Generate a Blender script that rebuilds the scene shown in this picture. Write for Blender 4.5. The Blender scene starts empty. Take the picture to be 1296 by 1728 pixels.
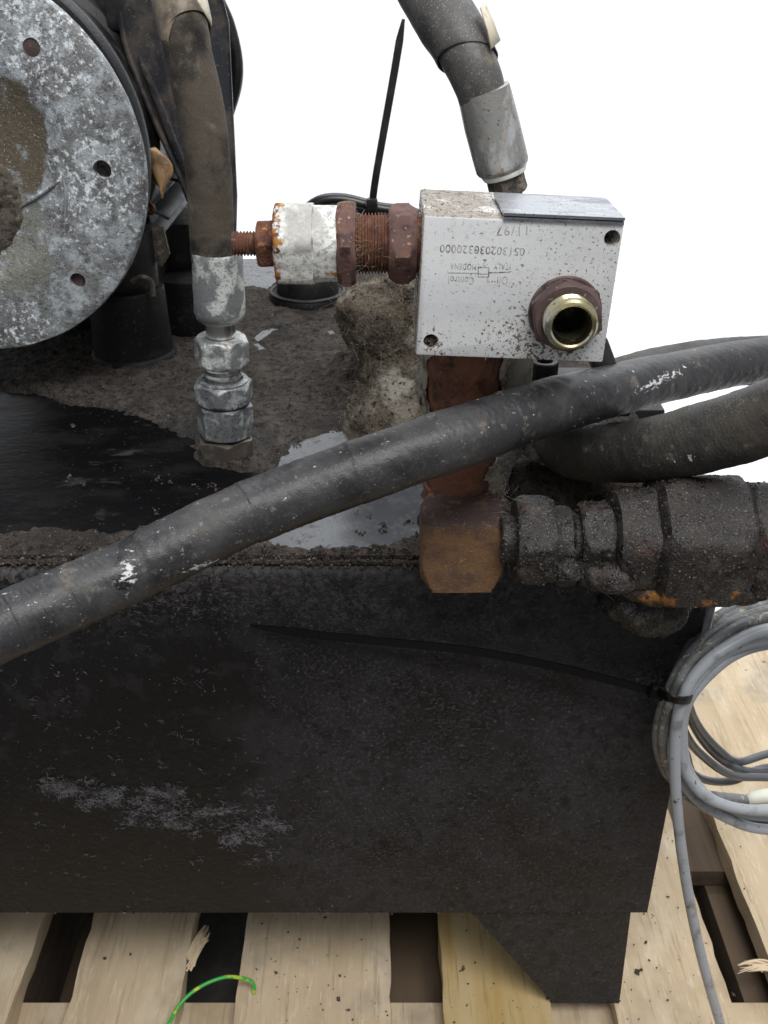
import bpy, bmesh, math, random
import numpy as np
from mathutils import Vector, Matrix
random.seed(7); RNG = np.random.default_rng(7)
R = math.radians
S = bpy.context.scene
C = S.collection

# ------------------------------------------------------------------ camera
CZ = 0.85; PITCH = R(29.4); FPX = 1673.0
cam = bpy.data.cameras.new('camera'); co = bpy.data.objects.new('camera', cam); C.objects.link(co)
co.location = (0, 0, CZ); co.rotation_euler = (R(90) - PITCH, 0, 0)
cam.sensor_fit = 'HORIZONTAL'; cam.sensor_width = 36; cam.lens = 36 * FPX / 1296
cam.clip_start = 0.01; cam.clip_end = 50
cam.dof.use_dof = True; cam.dof.focus_distance = 0.47; cam.dof.aperture_fstop = 50
S.camera = co
S.render.resolution_x = 768; S.render.resolution_y = 1024

# ------------------------------------------------------------------ light
w = bpy.data.worlds.new('World'); S.world = w; w.use_nodes = True
bg = w.node_tree.nodes['Background']; bg.inputs[0].default_value = (0.93, 0.96, 1.0, 1); bg.inputs[1].default_value = 0.42
def area(name, loc, target, sx, sy, power, col=(1, 1, 1)):
    l = bpy.data.lights.new(name, 'AREA'); l.shape = 'RECTANGLE'; l.size = sx; l.size_y = sy; l.energy = power; l.color = col
    o = bpy.data.objects.new(name, l); C.objects.link(o); o.location = loc
    o.rotation_euler = (Vector(target) - Vector(loc)).to_track_quat('-Z', 'Y').to_euler()
area('ceiling_lamp', (0.40, -0.55, 2.4), (0.05, 0.55, 0.55), 1.3, 0.8, 46, (1.0, 0.985, 0.96))
area('backdrop_fill', (0.5, 1.7, 2.7), (0.4, 2.75, 0.7), 2.6, 0.5, 62, (0.96, 0.98, 1.0))  # added light that blows the backdrop out to white, source unseen
S.view_settings.view_transform = 'Standard'; S.view_settings.look = 'None'
S.view_settings.exposure = 0.0; S.view_settings.gamma = 1.0

# ------------------------------------------------------------------ measuring helpers
cp, sp = math.cos(PITCH), math.sin(PITCH)
def ray(u, v):
    dv = (v - 864) / FPX
    return Vector(((u - 648) / FPX, cp - dv * sp, -sp - dv * cp))
def P(u, v, Y):
    d = ray(u, v); return Vector((0, 0, CZ)) + d * (Y / d.y)
def PZ(u, v, z):
    d = ray(u, v); return Vector((0, 0, CZ)) + d * ((z - CZ) / d.z)
def mpp(v, Y): return Y / ray(648, v).y / FPX
def zat(v, Y): return P(648, v, Y).z

# ------------------------------------------------------------------ noise
def _h(ix, iy, iz, s):
    n = (ix * 374761393 + iy * 668265263 + iz * 2147483647 + s * 1274126177) & 0xffffffff
    n = ((n ^ (n >> 13)) * 1274126177) & 0xffffffff
    n = ((n ^ (n >> 16)) * 2246822519) & 0xffffffff
    return ((n ^ (n >> 15)) & 0xffffff) / float(0xffffff)
def vnoise(p, s=0):
    p = np.asarray(p, float); f = np.floor(p); i = f.astype(np.int64); t = p - f; t = t * t * (3 - 2 * t); r = 0
    for a in (0, 1):
        for b in (0, 1):
            for c in (0, 1):
                wgt = (t[:, 0] if a else 1 - t[:, 0]) * (t[:, 1] if b else 1 - t[:, 1]) * (t[:, 2] if c else 1 - t[:, 2])
                r = r + wgt * _h(i[:, 0] + a, i[:, 1] + b, i[:, 2] + c, s)
    return r
def fbm(p, scale, octv=4, s=0):
    p = np.asarray(p, float) * scale; r = 0; a = .5; n = 0
    for k in range(octv):
        r = r + a * vnoise(p + k * 17.3, s + k); n += a; a *= .5; p = p * 2.03
    return r / n - .5

# ------------------------------------------------------------------ materials
MATS = {}
def mat(name, base, rough=.6, metal=0., layers=(), bump=(), spec=.5, coat=0., ior=None, trans=0., sss=0.):
    m = bpy.data.materials.new(name); m.use_nodes = True; nt = m.node_tree; N = nt.nodes; L = nt.links
    bs = N['Principled BSDF']
    geo = N.new('ShaderNodeNewGeometry')
    def node(t, **k):
        n = N.new(t)
        for a, b in k.items(): setattr(n, a, b)
        return n
    def math_(op, a, b=None, c=None, clamp=False):
        n = node('ShaderNodeMath', operation=op, use_clamp=clamp)
        for i, x in enumerate((a, b, c)):
            if x is None: continue
            if isinstance(x, (int, float)): n.inputs[i].default_value = x
            else: L.new(x, n.inputs[i])
        return n.outputs[0]
    def noise(sc, det, st=(1, 1, 1), vor=False, off=0., rgh=.6):
        mp = node('ShaderNodeMapping'); mp.inputs['Scale'].default_value = st; mp.inputs['Location'].default_value = (off, off * 1.7, off * .6)
        L.new(geo.outputs['Position'], mp.inputs[0])
        if vor:
            n = node('ShaderNodeTexVoronoi'); n.inputs['Scale'].default_value = sc
            L.new(mp.outputs[0], n.inputs['Vector']); return n.outputs['Distance']
        n = node('ShaderNodeTexNoise'); n.inputs['Scale'].default_value = sc; n.inputs['Detail'].default_value = det
        n.inputs['Roughness'].default_value = rgh
        L.new(mp.outputs[0], n.inputs['Vector']); return n.outputs[0]
    col = None; rg = rough; mt = metal
    for k, ly in enumerate(layers):
        f = noise(ly['sc'], ly.get('det', 4), ly.get('st', (1, 1, 1)), ly.get('vor', False), k * 1.37 + len(name) * .31, ly.get('rgh', .6))
        mk = ly.get('mask')
        if mk:
            best = None
            for q in mk:
                if q[0] == 's':     # sphere: centre, radius, softness 0..1
                    vd = node('ShaderNodeVectorMath', operation='DISTANCE'); L.new(geo.outputs['Position'], vd.inputs[0]); vd.inputs[1].default_value = q[1]
                    v = math_('DIVIDE', math_('SUBTRACT', q[2], vd.outputs['Value']), q[2] * q[3], clamp=True)
                elif q[0] == 'e':   # ellipsoid: centre, radii, softness
                    a = node('ShaderNodeVectorMath', operation='SUBTRACT'); L.new(geo.outputs['Position'], a.inputs[0]); a.inputs[1].default_value = q[1]
                    b = node('ShaderNodeVectorMath', operation='DIVIDE'); L.new(a.outputs[0], b.inputs[0]); b.inputs[1].default_value = q[2]
                    c = node('ShaderNodeVectorMath', operation='LENGTH'); L.new(b.outputs[0], c.inputs[0])
                    v = math_('DIVIDE', math_('SUBTRACT', 1.0, c.outputs['Value']), q[3], clamp=True)
                elif q[0] == 'n':   # settles on faces turned up
                    sx = node('ShaderNodeSeparateXYZ'); L.new(geo.outputs['Normal'], sx.inputs[0])
                    v = math_('DIVIDE', math_('SUBTRACT', sx.outputs[2], q[1]), q[2], clamp=True)
                else:               # axis ramp: 'x', start, width
                    sx = node('ShaderNodeSeparateXYZ'); L.new(geo.outputs['Position'], sx.inputs[0])
                    v = math_('DIVIDE', math_('SUBTRACT', sx.outputs['xyz'.index(q[0])], q[1]), q[2], clamp=True)
                if len(q) > 4 and q[-1] == 'x' : v = math_('SUBTRACT', 1.0, v)
                best = v if best is None else (math_('MULTIPLY', best, v) if ly.get('andm') else math_('MAXIMUM', best, v))
            f = math_('ADD', f, math_('MULTIPLY', math_('SUBTRACT', best, 1.0), ly.get('bias', .6)))
        mr = node('ShaderNodeMapRange', interpolation_type='SMOOTHSTEP')
        L.new(f, mr.inputs[0]); mr.inputs[1].default_value = ly['lo']; mr.inputs[2].default_value = ly['hi']
        mr.inputs[3].default_value = 0; mr.inputs[4].default_value = ly.get('amt', 1)
        fac = mr.outputs[0]
        mx = node('ShaderNodeMix', data_type='RGBA')
        if col is None: mx.inputs[6].default_value = (*base, 1)
        else: L.new(col, mx.inputs[6])
        mx.inputs[7].default_value = (*ly['c'], 1); L.new(fac, mx.inputs[0]); col = mx.outputs[2]
        def mixf(cur, tgt):
            n = node('ShaderNodeMix', data_type='FLOAT'); L.new(fac, n.inputs[0])
            if isinstance(cur, (int, float)): n.inputs[2].default_value = cur
            else: L.new(cur, n.inputs[2])
            n.inputs[3].default_value = tgt; return n.outputs[0]
        if 'r' in ly: rg = mixf(rg, ly['r'])
        if 'm' in ly: mt = mixf(mt, ly['m'])
    if col is None: bs.inputs['Base Color'].default_value = (*base, 1)
    else: L.new(col, bs.inputs['Base Color'])
    for x, nm in ((rg, 'Roughness'), (mt, 'Metallic')):
        if isinstance(x, (int, float)): bs.inputs[nm].default_value = x
        else: L.new(x, bs.inputs[nm])
    bs.inputs['Specular IOR Level'].default_value = spec
    bs.inputs['Coat Weight'].default_value = coat; bs.inputs['Coat Roughness'].default_value = .12
    if ior: bs.inputs['IOR'].default_value = ior
    if trans: bs.inputs['Transmission Weight'].default_value = trans
    prev = None
    for k, b in enumerate(bump):
        h = noise(b[0], b[3] if len(b) > 3 else 3, b[4] if len(b) > 4 else (1, 1, 1), b[5] if len(b) > 5 else False, 3.1 + k)
        n = node('ShaderNodeBump'); n.inputs['Strength'].default_value = b[1]; n.inputs['Distance'].default_value = b[2]
        L.new(h, n.inputs['Height'])
        if prev: L.new(prev, n.inputs['Normal'])
        prev = n.outputs[0]
    if prev: L.new(prev, bs.inputs['Normal'])
    MATS[name] = m; return m

TOPZ = P(648, 945, 0.475).z                    # height of the tank's lid
TF = 0.475                                     # tank front plane
DIRT = (.055, .043, .036); LINT = (.26, .21, .155)
mat('white_paper', (.86, .87, .88), .8)
mat('concrete', (.05, .047, .045), .85, layers=[dict(c=(.09, .085, .08), sc=25, lo=.4, hi=.7)], bump=[(200, .3, .001)])
mat('tank_paint', (.0065, .0062, .0068), .4, layers=[
    dict(c=(.023, .0215, .024), sc=22, lo=.30, hi=.60, r=.62, mask=[('x', -.130, .06)], bias=.42, amt=.85),
    dict(c=(.062, .058, .062), sc=420, lo=.49, hi=.66, r=.8, mask=[('x', -.130, .08)], bias=.26, amt=.65, rgh=.7),
    dict(c=(.004, .004, .005), sc=130, lo=.54, hi=.66, r=.5, amt=.75, mask=[('x', -.122, .05)], bias=.2),
    dict(c=(.082, .076, .074), sc=300, lo=.38, hi=.62, r=.9, mask=[('z', TOPZ - .075, .07)], bias=.26, det=6, rgh=.7),
    dict(c=(.014, .013, .014), sc=75, lo=.52, hi=.64, r=.6, amt=.8),
    dict(c=(.075, .072, .076), sc=60, lo=.50, hi=.66, r=.9, det=6, rgh=.75, mask=[('e', P(160, 1340, TF), (.06, .06, .013), .8), ('e', P(330, 1375, TF), (.075, .06, .022), .8)], bias=.2, amt=.7),
    dict(c=(.11, .105, .105), sc=330, lo=.66, hi=.70, r=.9, amt=.8),
    dict(c=(.085, .065, .055), sc=110, lo=.69, hi=.74, r=.9, amt=.7)],
    bump=[(1100, .5, .0007), (240, .5, .0014), (30, .2, .002)], spec=.35)
mat('tank_dirt', (.040, .033, .029), .9, layers=[
    dict(c=(.012, .0105, .010), sc=40, lo=.36, hi=.56, r=.45, mask=[('e', (PZ(120, 780, TOPZ).x, PZ(120, 780, TOPZ).y, TOPZ), (.215, .135, .05), .35), ('e', (PZ(590, 830, TOPZ).x, PZ(590, 830, TOPZ).y, TOPZ), (.085, .105, .05), .35)], bias=.35, amt=.8),
    dict(c=(.066, .055, .047), sc=60, lo=.42, hi=.62), dict(c=(.010, .009, .0085), sc=200, lo=.49, hi=.60, rgh=.75),
    dict(c=(.15, .125, .105), sc=1100, lo=.58, hi=.68, amt=.9), dict(c=(.020, .017, .016), sc=22, lo=.54, hi=.66, amt=.75), dict(c=(.11, .09, .073), sc=34, lo=.58, hi=.72, amt=.5)],
    bump=[(1400, 1., .001), (420, .9, .0018)], spec=.3)
mat('crumb', (.05, .04, .034), .9, layers=[dict(c=(.15, .12, .095), sc=300, lo=.52, hi=.62), dict(c=(.02, .018, .017), sc=220, lo=.55, hi=.62)], spec=.3)
mat('pale_crumb', (.30, .24, .18), .9, layers=[dict(c=(.10, .075, .055), sc=500, lo=.45, hi=.6)], spec=.3)
mat('lint', (.34, .28, .21), .9, layers=[dict(c=(.08, .06, .05), sc=250, lo=.5, hi=.6)])
mat('grey_lint', (.15, .145, .15), .95, layers=[dict(c=(.06, .056, .056), sc=120, lo=.45, hi=.6)], spec=.2)
mat('dark_lint', (.075, .070, .069), .95, layers=[dict(c=(.028, .026, .026), sc=120, lo=.45, hi=.6)], spec=.2)
mat('clean_film', (.060, .064, .072), .2, layers=[dict(c=(.030, .026, .024), sc=120, lo=.52, hi=.66, r=.7, rgh=.75, amt=.8), dict(c=(.085, .09, .098), sc=40, lo=.45, hi=.7, r=.28), dict(c=(.02, .018, .017), sc=900, lo=.60, hi=.66, r=.9)], ior=1.55, bump=[(60, .06, .001)])
mat('black_oil', (.0035, .0035, .004), .3, layers=[dict(c=(.009, .0085, .009), sc=18, lo=.45, hi=.7, r=.45, st=(1, 2.2, 1)), dict(c=(.03, .027, .025), sc=30, lo=.60, hi=.72, r=.8, st=(1, 2, 1)), dict(c=(.07, .06, .052), sc=400, lo=.66, hi=.70, r=.8)], bump=[(45, .3, .0015, 3, (1, 2.5, 1)), (350, .2, .0008)], spec=.07)
mat('wood', (.53, .42, .285), .85, layers=[
    dict(c=(.36, .275, .18), sc=38, lo=.44, hi=.74, st=(1, .06, 1), amt=.6), dict(c=(.63, .53, .39), sc=30, lo=.46, hi=.66, st=(1, .4, 1), amt=.7),
    dict(c=(.33, .25, .16), sc=9, lo=.54, hi=.68, amt=.6), dict(c=(.27, .25, .22), sc=11, lo=.56, hi=.70, amt=.55), dict(c=(.06, .045, .032), sc=70, lo=.70, hi=.735, amt=.85),
    dict(c=(.27, .20, .13), sc=300, lo=.55, hi=.70, st=(1, .05, 1), amt=.5), dict(c=(.68, .58, .44), sc=500, lo=.57, hi=.68, st=(1, .1, 1), amt=.5)], bump=[(420, .5, .0008, 4, (1, .08, 1)), (110, .45, .0012)], spec=.2)
mat('yellow_wood', (.47, .36, .19), .8, layers=[
    dict(c=(.40, .27, .095), sc=38, lo=.40, hi=.66, st=(1, .07, 1)), dict(c=(.50, .42, .30), sc=9, lo=.50, hi=.64, amt=.7), dict(c=(.10, .05, .02), sc=60, lo=.64, hi=.70, mask=[('s', PZ(870, 1715, .147), .05, .6)], bias=.15),
    dict(c=(.20, .14, .07), sc=300, lo=.55, hi=.70, st=(1, .05, 1), amt=.5), dict(c=(.035, .028, .022), sc=70, lo=.69, hi=.73, amt=.9)], bump=[(420, .5, .0008, 4, (1, .08, 1)), (110, .45, .0012)], spec=.25)
mat('stringer_wood', (.10, .068, .042), .85, layers=[dict(c=(.05, .034, .022), sc=50, lo=.4, hi=.7, st=(1, .06, 1))], bump=[(200, .3, .001)])  # darker copy of the wood, shade of the board gaps put into its colour
mat('splinter', (.66, .53, .36), .8)
HP = dict(layers=None)
mat('front_hose_rubber', (.033, .033, .036), .40, layers=[
    dict(c=(.078, .075, .073), sc=22, lo=.46, hi=.70, r=.7, amt=.8), dict(c=(.018, .018, .020), sc=30, lo=.52, hi=.64, amt=.9, r=.38),
    dict(c=(.18, .155, .12), sc=70, lo=.58, hi=.70, r=.9, det=7, rgh=.7, amt=.6), dict(c=(.035, .035, .037), sc=190, lo=.54, hi=.64, amt=.55),
    dict(c=(.012, .012, .013), sc=50, lo=.42, hi=.47, r=.3, mask=[('e', P(202, 955, .337), (.0075, .05, .03), .6)], bias=.35),
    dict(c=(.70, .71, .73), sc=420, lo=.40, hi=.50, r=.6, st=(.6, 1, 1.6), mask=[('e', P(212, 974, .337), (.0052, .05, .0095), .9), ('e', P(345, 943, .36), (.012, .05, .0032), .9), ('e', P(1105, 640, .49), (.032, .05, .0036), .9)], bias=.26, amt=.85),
    dict(c=(.26, .245, .22), sc=170, lo=.60, hi=.68, r=.85, rgh=.75, det=6, amt=.6), dict(c=(.24, .23, .21), sc=1600, lo=.64, hi=.69, amt=.7)],
    bump=[(1500, .4, .0004), (160, .4, .001), (34, .35, .0022)], spec=.4)
mat('loop_hose_rubber', (.034, .032, .030), .48, layers=[
    dict(c=(.066, .058, .048), sc=34, lo=.47, hi=.68, r=.85, amt=.85), dict(c=(.20, .165, .12), sc=110, lo=.57, hi=.70, r=.9, det=7, rgh=.7, amt=.7),
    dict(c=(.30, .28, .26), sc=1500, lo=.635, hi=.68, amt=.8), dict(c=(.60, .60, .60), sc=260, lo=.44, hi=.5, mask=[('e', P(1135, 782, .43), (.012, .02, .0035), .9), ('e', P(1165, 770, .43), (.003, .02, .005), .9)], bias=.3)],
    bump=[(1200, .5, .0005), (110, .5, .0015)], spec=.4)
mat('dusty_hose_rubber', (.075, .062, .048), .8, layers=[
    dict(c=(.03, .026, .023), sc=45, lo=.46, hi=.64), dict(c=(.17, .145, .11), sc=55, lo=.54, hi=.72, amt=.85), dict(c=(.26, .225, .17), sc=1700, lo=.61, hi=.68, amt=.6),
    dict(c=(.016, .015, .015), sc=40, lo=.35, hi=.5, mask=[('e', P(357, 408, .612), (.03, .03, .012), .9)], bias=.4)], bump=[(900, .5, .0006), (100, .4, .0015)], spec=.3)
mat('grey_hose_rubber', (.085, .080, .078), .5, layers=[
    dict(c=(.035, .033, .034), sc=30, lo=.45, hi=.66), dict(c=(.26, .215, .14), sc=26, lo=.56, hi=.70, r=.8), dict(c=(.34, .32, .30), sc=1300, lo=.61, hi=.67), dict(c=(.16, .15, .14), sc=160, lo=.56, hi=.7, amt=.6)], bump=[(700, .35, .0006), (50, .4, .002)], spec=.4)
mat('tan_sleeve', (.22, .18, .13), .5, layers=[dict(c=(.09, .073, .055), sc=60, lo=.42, hi=.64), dict(c=(.42, .37, .28), sc=110, lo=.58, hi=.70)], bump=[(300, .4, .0008), (60, .4, .002)])
mat('sleeve_lip', (.60, .54, .42), .45, layers=[dict(c=(.35, .29, .2), sc=120, lo=.5, hi=.7)], bump=[(200, .3, .0006)])
mat('zinc', (.33, .34, .345), .42, .65, layers=[
    dict(c=(.58, .60, .58), sc=80, lo=.46, hi=.60, r=.6, m=.25), dict(c=(.14, .14, .145), sc=620, lo=.54, hi=.64, r=.6, m=.4, rgh=.7, amt=.8),
    dict(c=(.16, .12, .09), sc=60, lo=.60, hi=.72, r=.85, m=.0), dict(c=(.03, .028, .026), sc=1100, lo=.60, hi=.66, m=.0)], bump=[(900, .4, .0005), (150, .3, .0008)])
mat('dull_zinc', (.21, .225, .235), .42, .55, layers=[
    dict(c=(.33, .35, .345), sc=90, lo=.48, hi=.64, r=.6, m=.3), dict(c=(.09, .09, .095), sc=420, lo=.52, hi=.62, m=.4, rgh=.7), dict(c=(.10, .08, .065), sc=60, lo=.58, hi=.70, r=.9, m=.0, amt=.8)], bump=[(700, .4, .0005), (120, .2, .001)])
mat('bright_zinc', (.62, .63, .61), .25, .95, layers=[dict(c=(.3, .3, .28), sc=200, lo=.55, hi=.7, r=.5)], bump=[(300, .1, .0004)])
mat('brown_nut', (.13, .115, .10), .45, .6, layers=[dict(c=(.2, .18, .15), sc=150, lo=.5, hi=.65), dict(c=(.07, .045, .035), sc=100, lo=.55, hi=.7, m=0., r=.9)], bump=[(500, .4, .0006)])
mat('ferrule_metal', (.36, .36, .345), .36, .7, layers=[
    dict(c=(.24, .22, .195), sc=40, lo=.48, hi=.66, r=.55, m=.4, amt=.8), dict(c=(.60, .61, .60), sc=90, lo=.50, hi=.66, r=.38, m=.6, st=(1, 1, .4), amt=.8), dict(c=(.06, .054, .05), sc=520, lo=.59, hi=.66, m=.0, r=.8, rgh=.7), dict(c=(.26, .17, .10), sc=60, lo=.63, hi=.70, m=.0, r=.9)], bump=[(400, .4, .0006)])
mat('flange_zinc', (.20, .205, .21), .55, .3, layers=[
    dict(c=(.38, .415, .445), sc=75, lo=.44, hi=.60, det=8, r=.75, m=.1, rgh=.72), dict(c=(.085, .083, .085), sc=60, lo=.53, hi=.66, det=7, r=.6, rgh=.72, amt=.85),
    dict(c=(.10, .088, .074), sc=34, lo=.50, hi=.64, r=.85, m=.0, amt=.85, det=6, mask=[('s', P(110, 500, .68), .075, .9), ('s', P(200, 110, .68), .06, .9), ('s', P(225, 300, .68), .03, .9)], bias=.1),
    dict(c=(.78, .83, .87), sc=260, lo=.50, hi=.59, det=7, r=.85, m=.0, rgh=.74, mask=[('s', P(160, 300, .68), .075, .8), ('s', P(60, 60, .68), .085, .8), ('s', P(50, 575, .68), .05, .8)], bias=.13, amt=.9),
    dict(c=(.125, .103, .072), sc=40, lo=.36, hi=.46, r=.75, m=.1, mask=[('e', P(0, 225, .69), (.041, .08, .053), .3)], bias=.5),
    dict(c=(.23, .235, .205), sc=60, lo=.36, hi=.48, r=.45, m=.35, mask=[('e', P(35, 410, .69), (.034, .08, .055), .4)], bias=.5),
    dict(c=(.075, .062, .048), sc=300, lo=.55, hi=.64, r=.8, rgh=.7, amt=.6),
    dict(c=(.62, .62, .56), sc=900, lo=.625, hi=.67, m=.0)], bump=[(900, .6, .0008), (200, .6, .0014)])
mat('dirty_metal', (.09, .075, .06), .85, .1, layers=[dict(c=(.2, .17, .13), sc=130, lo=.5, hi=.65), dict(c=(.04, .033, .028), sc=220, lo=.5, hi=.62)], bump=[(700, .8, .001), (150, .6, .0025)])
mat('rust_plug', (.07, .045, .045), .8, layers=[dict(c=(.12, .07, .055), sc=300, lo=.5, hi=.65)], bump=[(800, .4, .0006)])
mat('black_metal', (.010, .010, .011), .45, layers=[dict(c=(.035, .032, .031), sc=60, lo=.46, hi=.7, r=.7, amt=.8), dict(c=(.075, .055, .044), sc=45, lo=.58, hi=.72, r=.85, amt=.7), dict(c=(.09, .085, .08), sc=700, lo=.64, hi=.70)], bump=[(400, .3, .0007)], spec=.45)
mat('shroud_paint', (.020, .021, .025), .35, layers=[dict(c=(.075, .062, .054), sc=30, lo=.47, hi=.66, r=.7, amt=.9), dict(c=(.15, .12, .1), sc=420, lo=.62, hi=.68, r=.9), dict(c=(.09, .045, .03), sc=55, lo=.60, hi=.70, r=.9)], bump=[(300, .25, .0006), (40, .2, .002)])
mat('rubber_black', (.006, .006, .007), .55, layers=[dict(c=(.018, .016, .015), sc=60, lo=.5, hi=.7, r=.8), dict(c=(.06, .05, .043), sc=500, lo=.62, hi=.68, r=.9)], bump=[(500, .3, .0005)], spec=.22)
mat('tie_black', (.003, .003, .004), .4, spec=.25)
mat('plastic_black', (.008, .008, .009), .33, layers=[dict(c=(.018, .018, .02), sc=90, lo=.5, hi=.7, r=.45)])
mat('aluminium', (.76, .77, .78), .42, .30, layers=[
    dict(c=(.66, .67, .69), sc=20, lo=.45, hi=.7, st=(.25, 1, 1), r=.36),
    dict(c=(.52, .50, .47), sc=240, lo=.54, hi=.66, m=.05, amt=.55),
    dict(c=(.16, .12, .085), sc=620, lo=.575, hi=.64, det=5, r=.9, m=.0, mask=[('x', .02, .06)], bias=.07),
    dict(c=(.13, .095, .065), sc=520, lo=.49, hi=.57, det=6, r=.9, m=.0, mask=[('s', P(905, 580, .428), .038, .9), ('s', P(725, 580, .428), .012, .9)], bias=.13),
    dict(c=(.25, .215, .18), sc=60, lo=.34, hi=.50, det=6, r=.9, m=.0, mask=[('n', .6, .3)], bias=.6, amt=.9),
    dict(c=(.50, .48, .45), sc=700, lo=.52, hi=.62, mask=[('n', .6, .3)], bias=.6, amt=.6),
    dict(c=(.12, .095, .075), sc=300, lo=.55, hi=.63, mask=[('n', .6, .3)], bias=.6, amt=.8),
    dict(c=(.17, .13, .10), sc=160, lo=.42, hi=.56, det=8, r=.9, m=.0, mask=[('e', P(700, 480, .455), (.004, .05, .08), .6)], bias=.5)],
    bump=[(500, .12, .0004), (1500, .1, .0003)])
mat('chrome_plate', (.36, .37, .40), .30, .85, layers=[dict(c=(.20, .21, .24), sc=45, lo=.45, hi=.60, st=(.5, 2, 2), r=.36), dict(c=(.50, .51, .54), sc=90, lo=.56, hi=.64, st=(.6, 2, 2)), dict(c=(.06, .055, .05), sc=700, lo=.61, hi=.66, m=.0, r=.8)], bump=[(50, .25, .001, 3, (.5, 2, 2))])
mat('engraving', (.42, .41, .40), .7, layers=[dict(c=(.13, .12, .11), sc=330, lo=.47, hi=.60)])
mat('brass', (.66, .60, .36), .22, 1., layers=[dict(c=(.75, .74, .62), sc=60, lo=.45, hi=.65), dict(c=(.3, .27, .16), sc=300, lo=.6, hi=.7, r=.4)], bump=[(90, .08, .0004)])
mat('bore', (.035, .033, .022), .35, .7, layers=[dict(c=(.09, .085, .055), sc=200, lo=.45, hi=.6, st=(1, 3, 1))], bump=[(250, .3, .0006)])
mat('port_rust', (.085, .052, .048), .65, .15, layers=[dict(c=(.12, .085, .08), sc=60, lo=.45, hi=.65), dict(c=(.030, .022, .022), sc=110, lo=.54, hi=.66), dict(c=(.30, .25, .2), sc=400, lo=.63, hi=.69, r=.9)], bump=[(400, .35, .0008), (120, .3, .0012)])
mat('rust', (.145, .062, .038), .85, layers=[dict(c=(.075, .033, .026), sc=110, lo=.46, hi=.64), dict(c=(.26, .12, .06), sc=200, lo=.56, hi=.70), dict(c=(.20, .15, .125), sc=320, lo=.58, hi=.68), dict(c=(.42, .20, .05), sc=130, lo=.66, hi=.72)], bump=[(700, .6, .0008), (200, .45, .0015)], spec=.3)
mat('purple_rust', (.125, .068, .060), .75, layers=[dict(c=(.17, .09, .062), sc=70, lo=.46, hi=.66), dict(c=(.065, .036, .034), sc=160, lo=.52, hi=.68), dict(c=(.34, .27, .23), sc=420, lo=.62, hi=.69)], bump=[(500, .4, .0008), (120, .3, .0012)], spec=.35)
mat('orange_rust', (.155, .086, .044), .88, layers=[dict(c=(.082, .048, .037), sc=55, lo=.48, hi=.66, amt=.85), dict(c=(.075, .046, .040), sc=70, lo=.40, hi=.56, mask=[('e', P(782, 892, .4365), (.05, .05, .007), .9)], bias=.25, amt=.7),
    dict(c=(.25, .145, .06), sc=85, lo=.44, hi=.66, rgh=.7, mask=[('e', P(785, 960, .4365), (.024, .05, .020), .95)], bias=.25, amt=.85), dict(c=(.38, .235, .085), sc=200, lo=.52, hi=.66, rgh=.75, mask=[('e', P(775, 955, .4365), (.022, .05, .016), .95)], bias=.2, amt=.7), dict(c=(.36, .15, .04), sc=110, lo=.58, hi=.68, mask=[('s', P(800, 950, .4365), .018, .9)], bias=.12, amt=.7),
    dict(c=(.060, .040, .038), sc=120, lo=.34, hi=.48, mask=[('n', .25, .3)], bias=.5), dict(c=(.40, .34, .27), sc=1200, lo=.63, hi=.68, amt=.7)], bump=[(1100, .8, .0006), (200, .5, .0012)], spec=.25)
mat('pipe_rust', (.18, .08, .05), .85, layers=[dict(c=(.10, .046, .034), sc=60, lo=.46, hi=.62), dict(c=(.26, .125, .06), sc=70, lo=.58, hi=.72), dict(c=(.035, .026, .023), sc=45, lo=.56, hi=.68), dict(c=(.20, .16, .125), sc=500, lo=.60, hi=.67, amt=.7)], bump=[(600, .5, .0008), (120, .5, .0016)], spec=.25)
mat('white_corrosion', (.76, .76, .73), .75, .1, layers=[
    dict(c=(.36, .37, .37), sc=420, lo=.49, hi=.60, amt=.9, rgh=.75), dict(c=(.40, .39, .365), sc=40, lo=.44, hi=.58, amt=.85, mask=[('e', P(520, 370, .45), (.016, .06, .022), .5)], bias=.25), dict(c=(.26, .235, .2), sc=60, lo=.56, hi=.72, amt=.8),
    dict(c=(.36, .155, .03), sc=170, lo=.42, hi=.52, r=.9, mask=[('e', P(470, 410, .45), (.0065, .05, .05), .6), ('e', P(560, 455, .45), (.008, .05, .006), .6)], bias=.30),
    dict(c=(.12, .045, .022), sc=240, lo=.48, hi=.58, r=.9, mask=[('e', P(468, 410, .45), (.0055, .05, .05), .6)], bias=.28)], bump=[(500, .4, .0007), (150, .3, .001)])
mat('dirt_clump', (.155, .128, .098), .95, layers=[dict(c=(.085, .068, .053), sc=60, lo=.46, hi=.60), dict(c=(.30, .27, .225), sc=42, lo=.53, hi=.66), dict(c=(.42, .39, .34), sc=60, lo=.38, hi=.56, mask=[('e', P(668, 640, .64), (.024, .06, .024), .6)], bias=.4, amt=.85), dict(c=(.024, .02, .018), sc=260, lo=.58, hi=.65), dict(c=(.42, .37, .31), sc=1100, lo=.59, hi=.66, amt=.8)], bump=[(1300, 1., .0012), (420, .9, .002)], spec=.2)
mat('pale_wrap', (.36, .33, .28), .85, layers=[dict(c=(.16, .13, .10), sc=80, lo=.45, hi=.62), dict(c=(.58, .55, .49), sc=120, lo=.58, hi=.70, st=(1, 1, .3))], bump=[(400, .6, .001), (100, .5, .002)])
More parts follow.
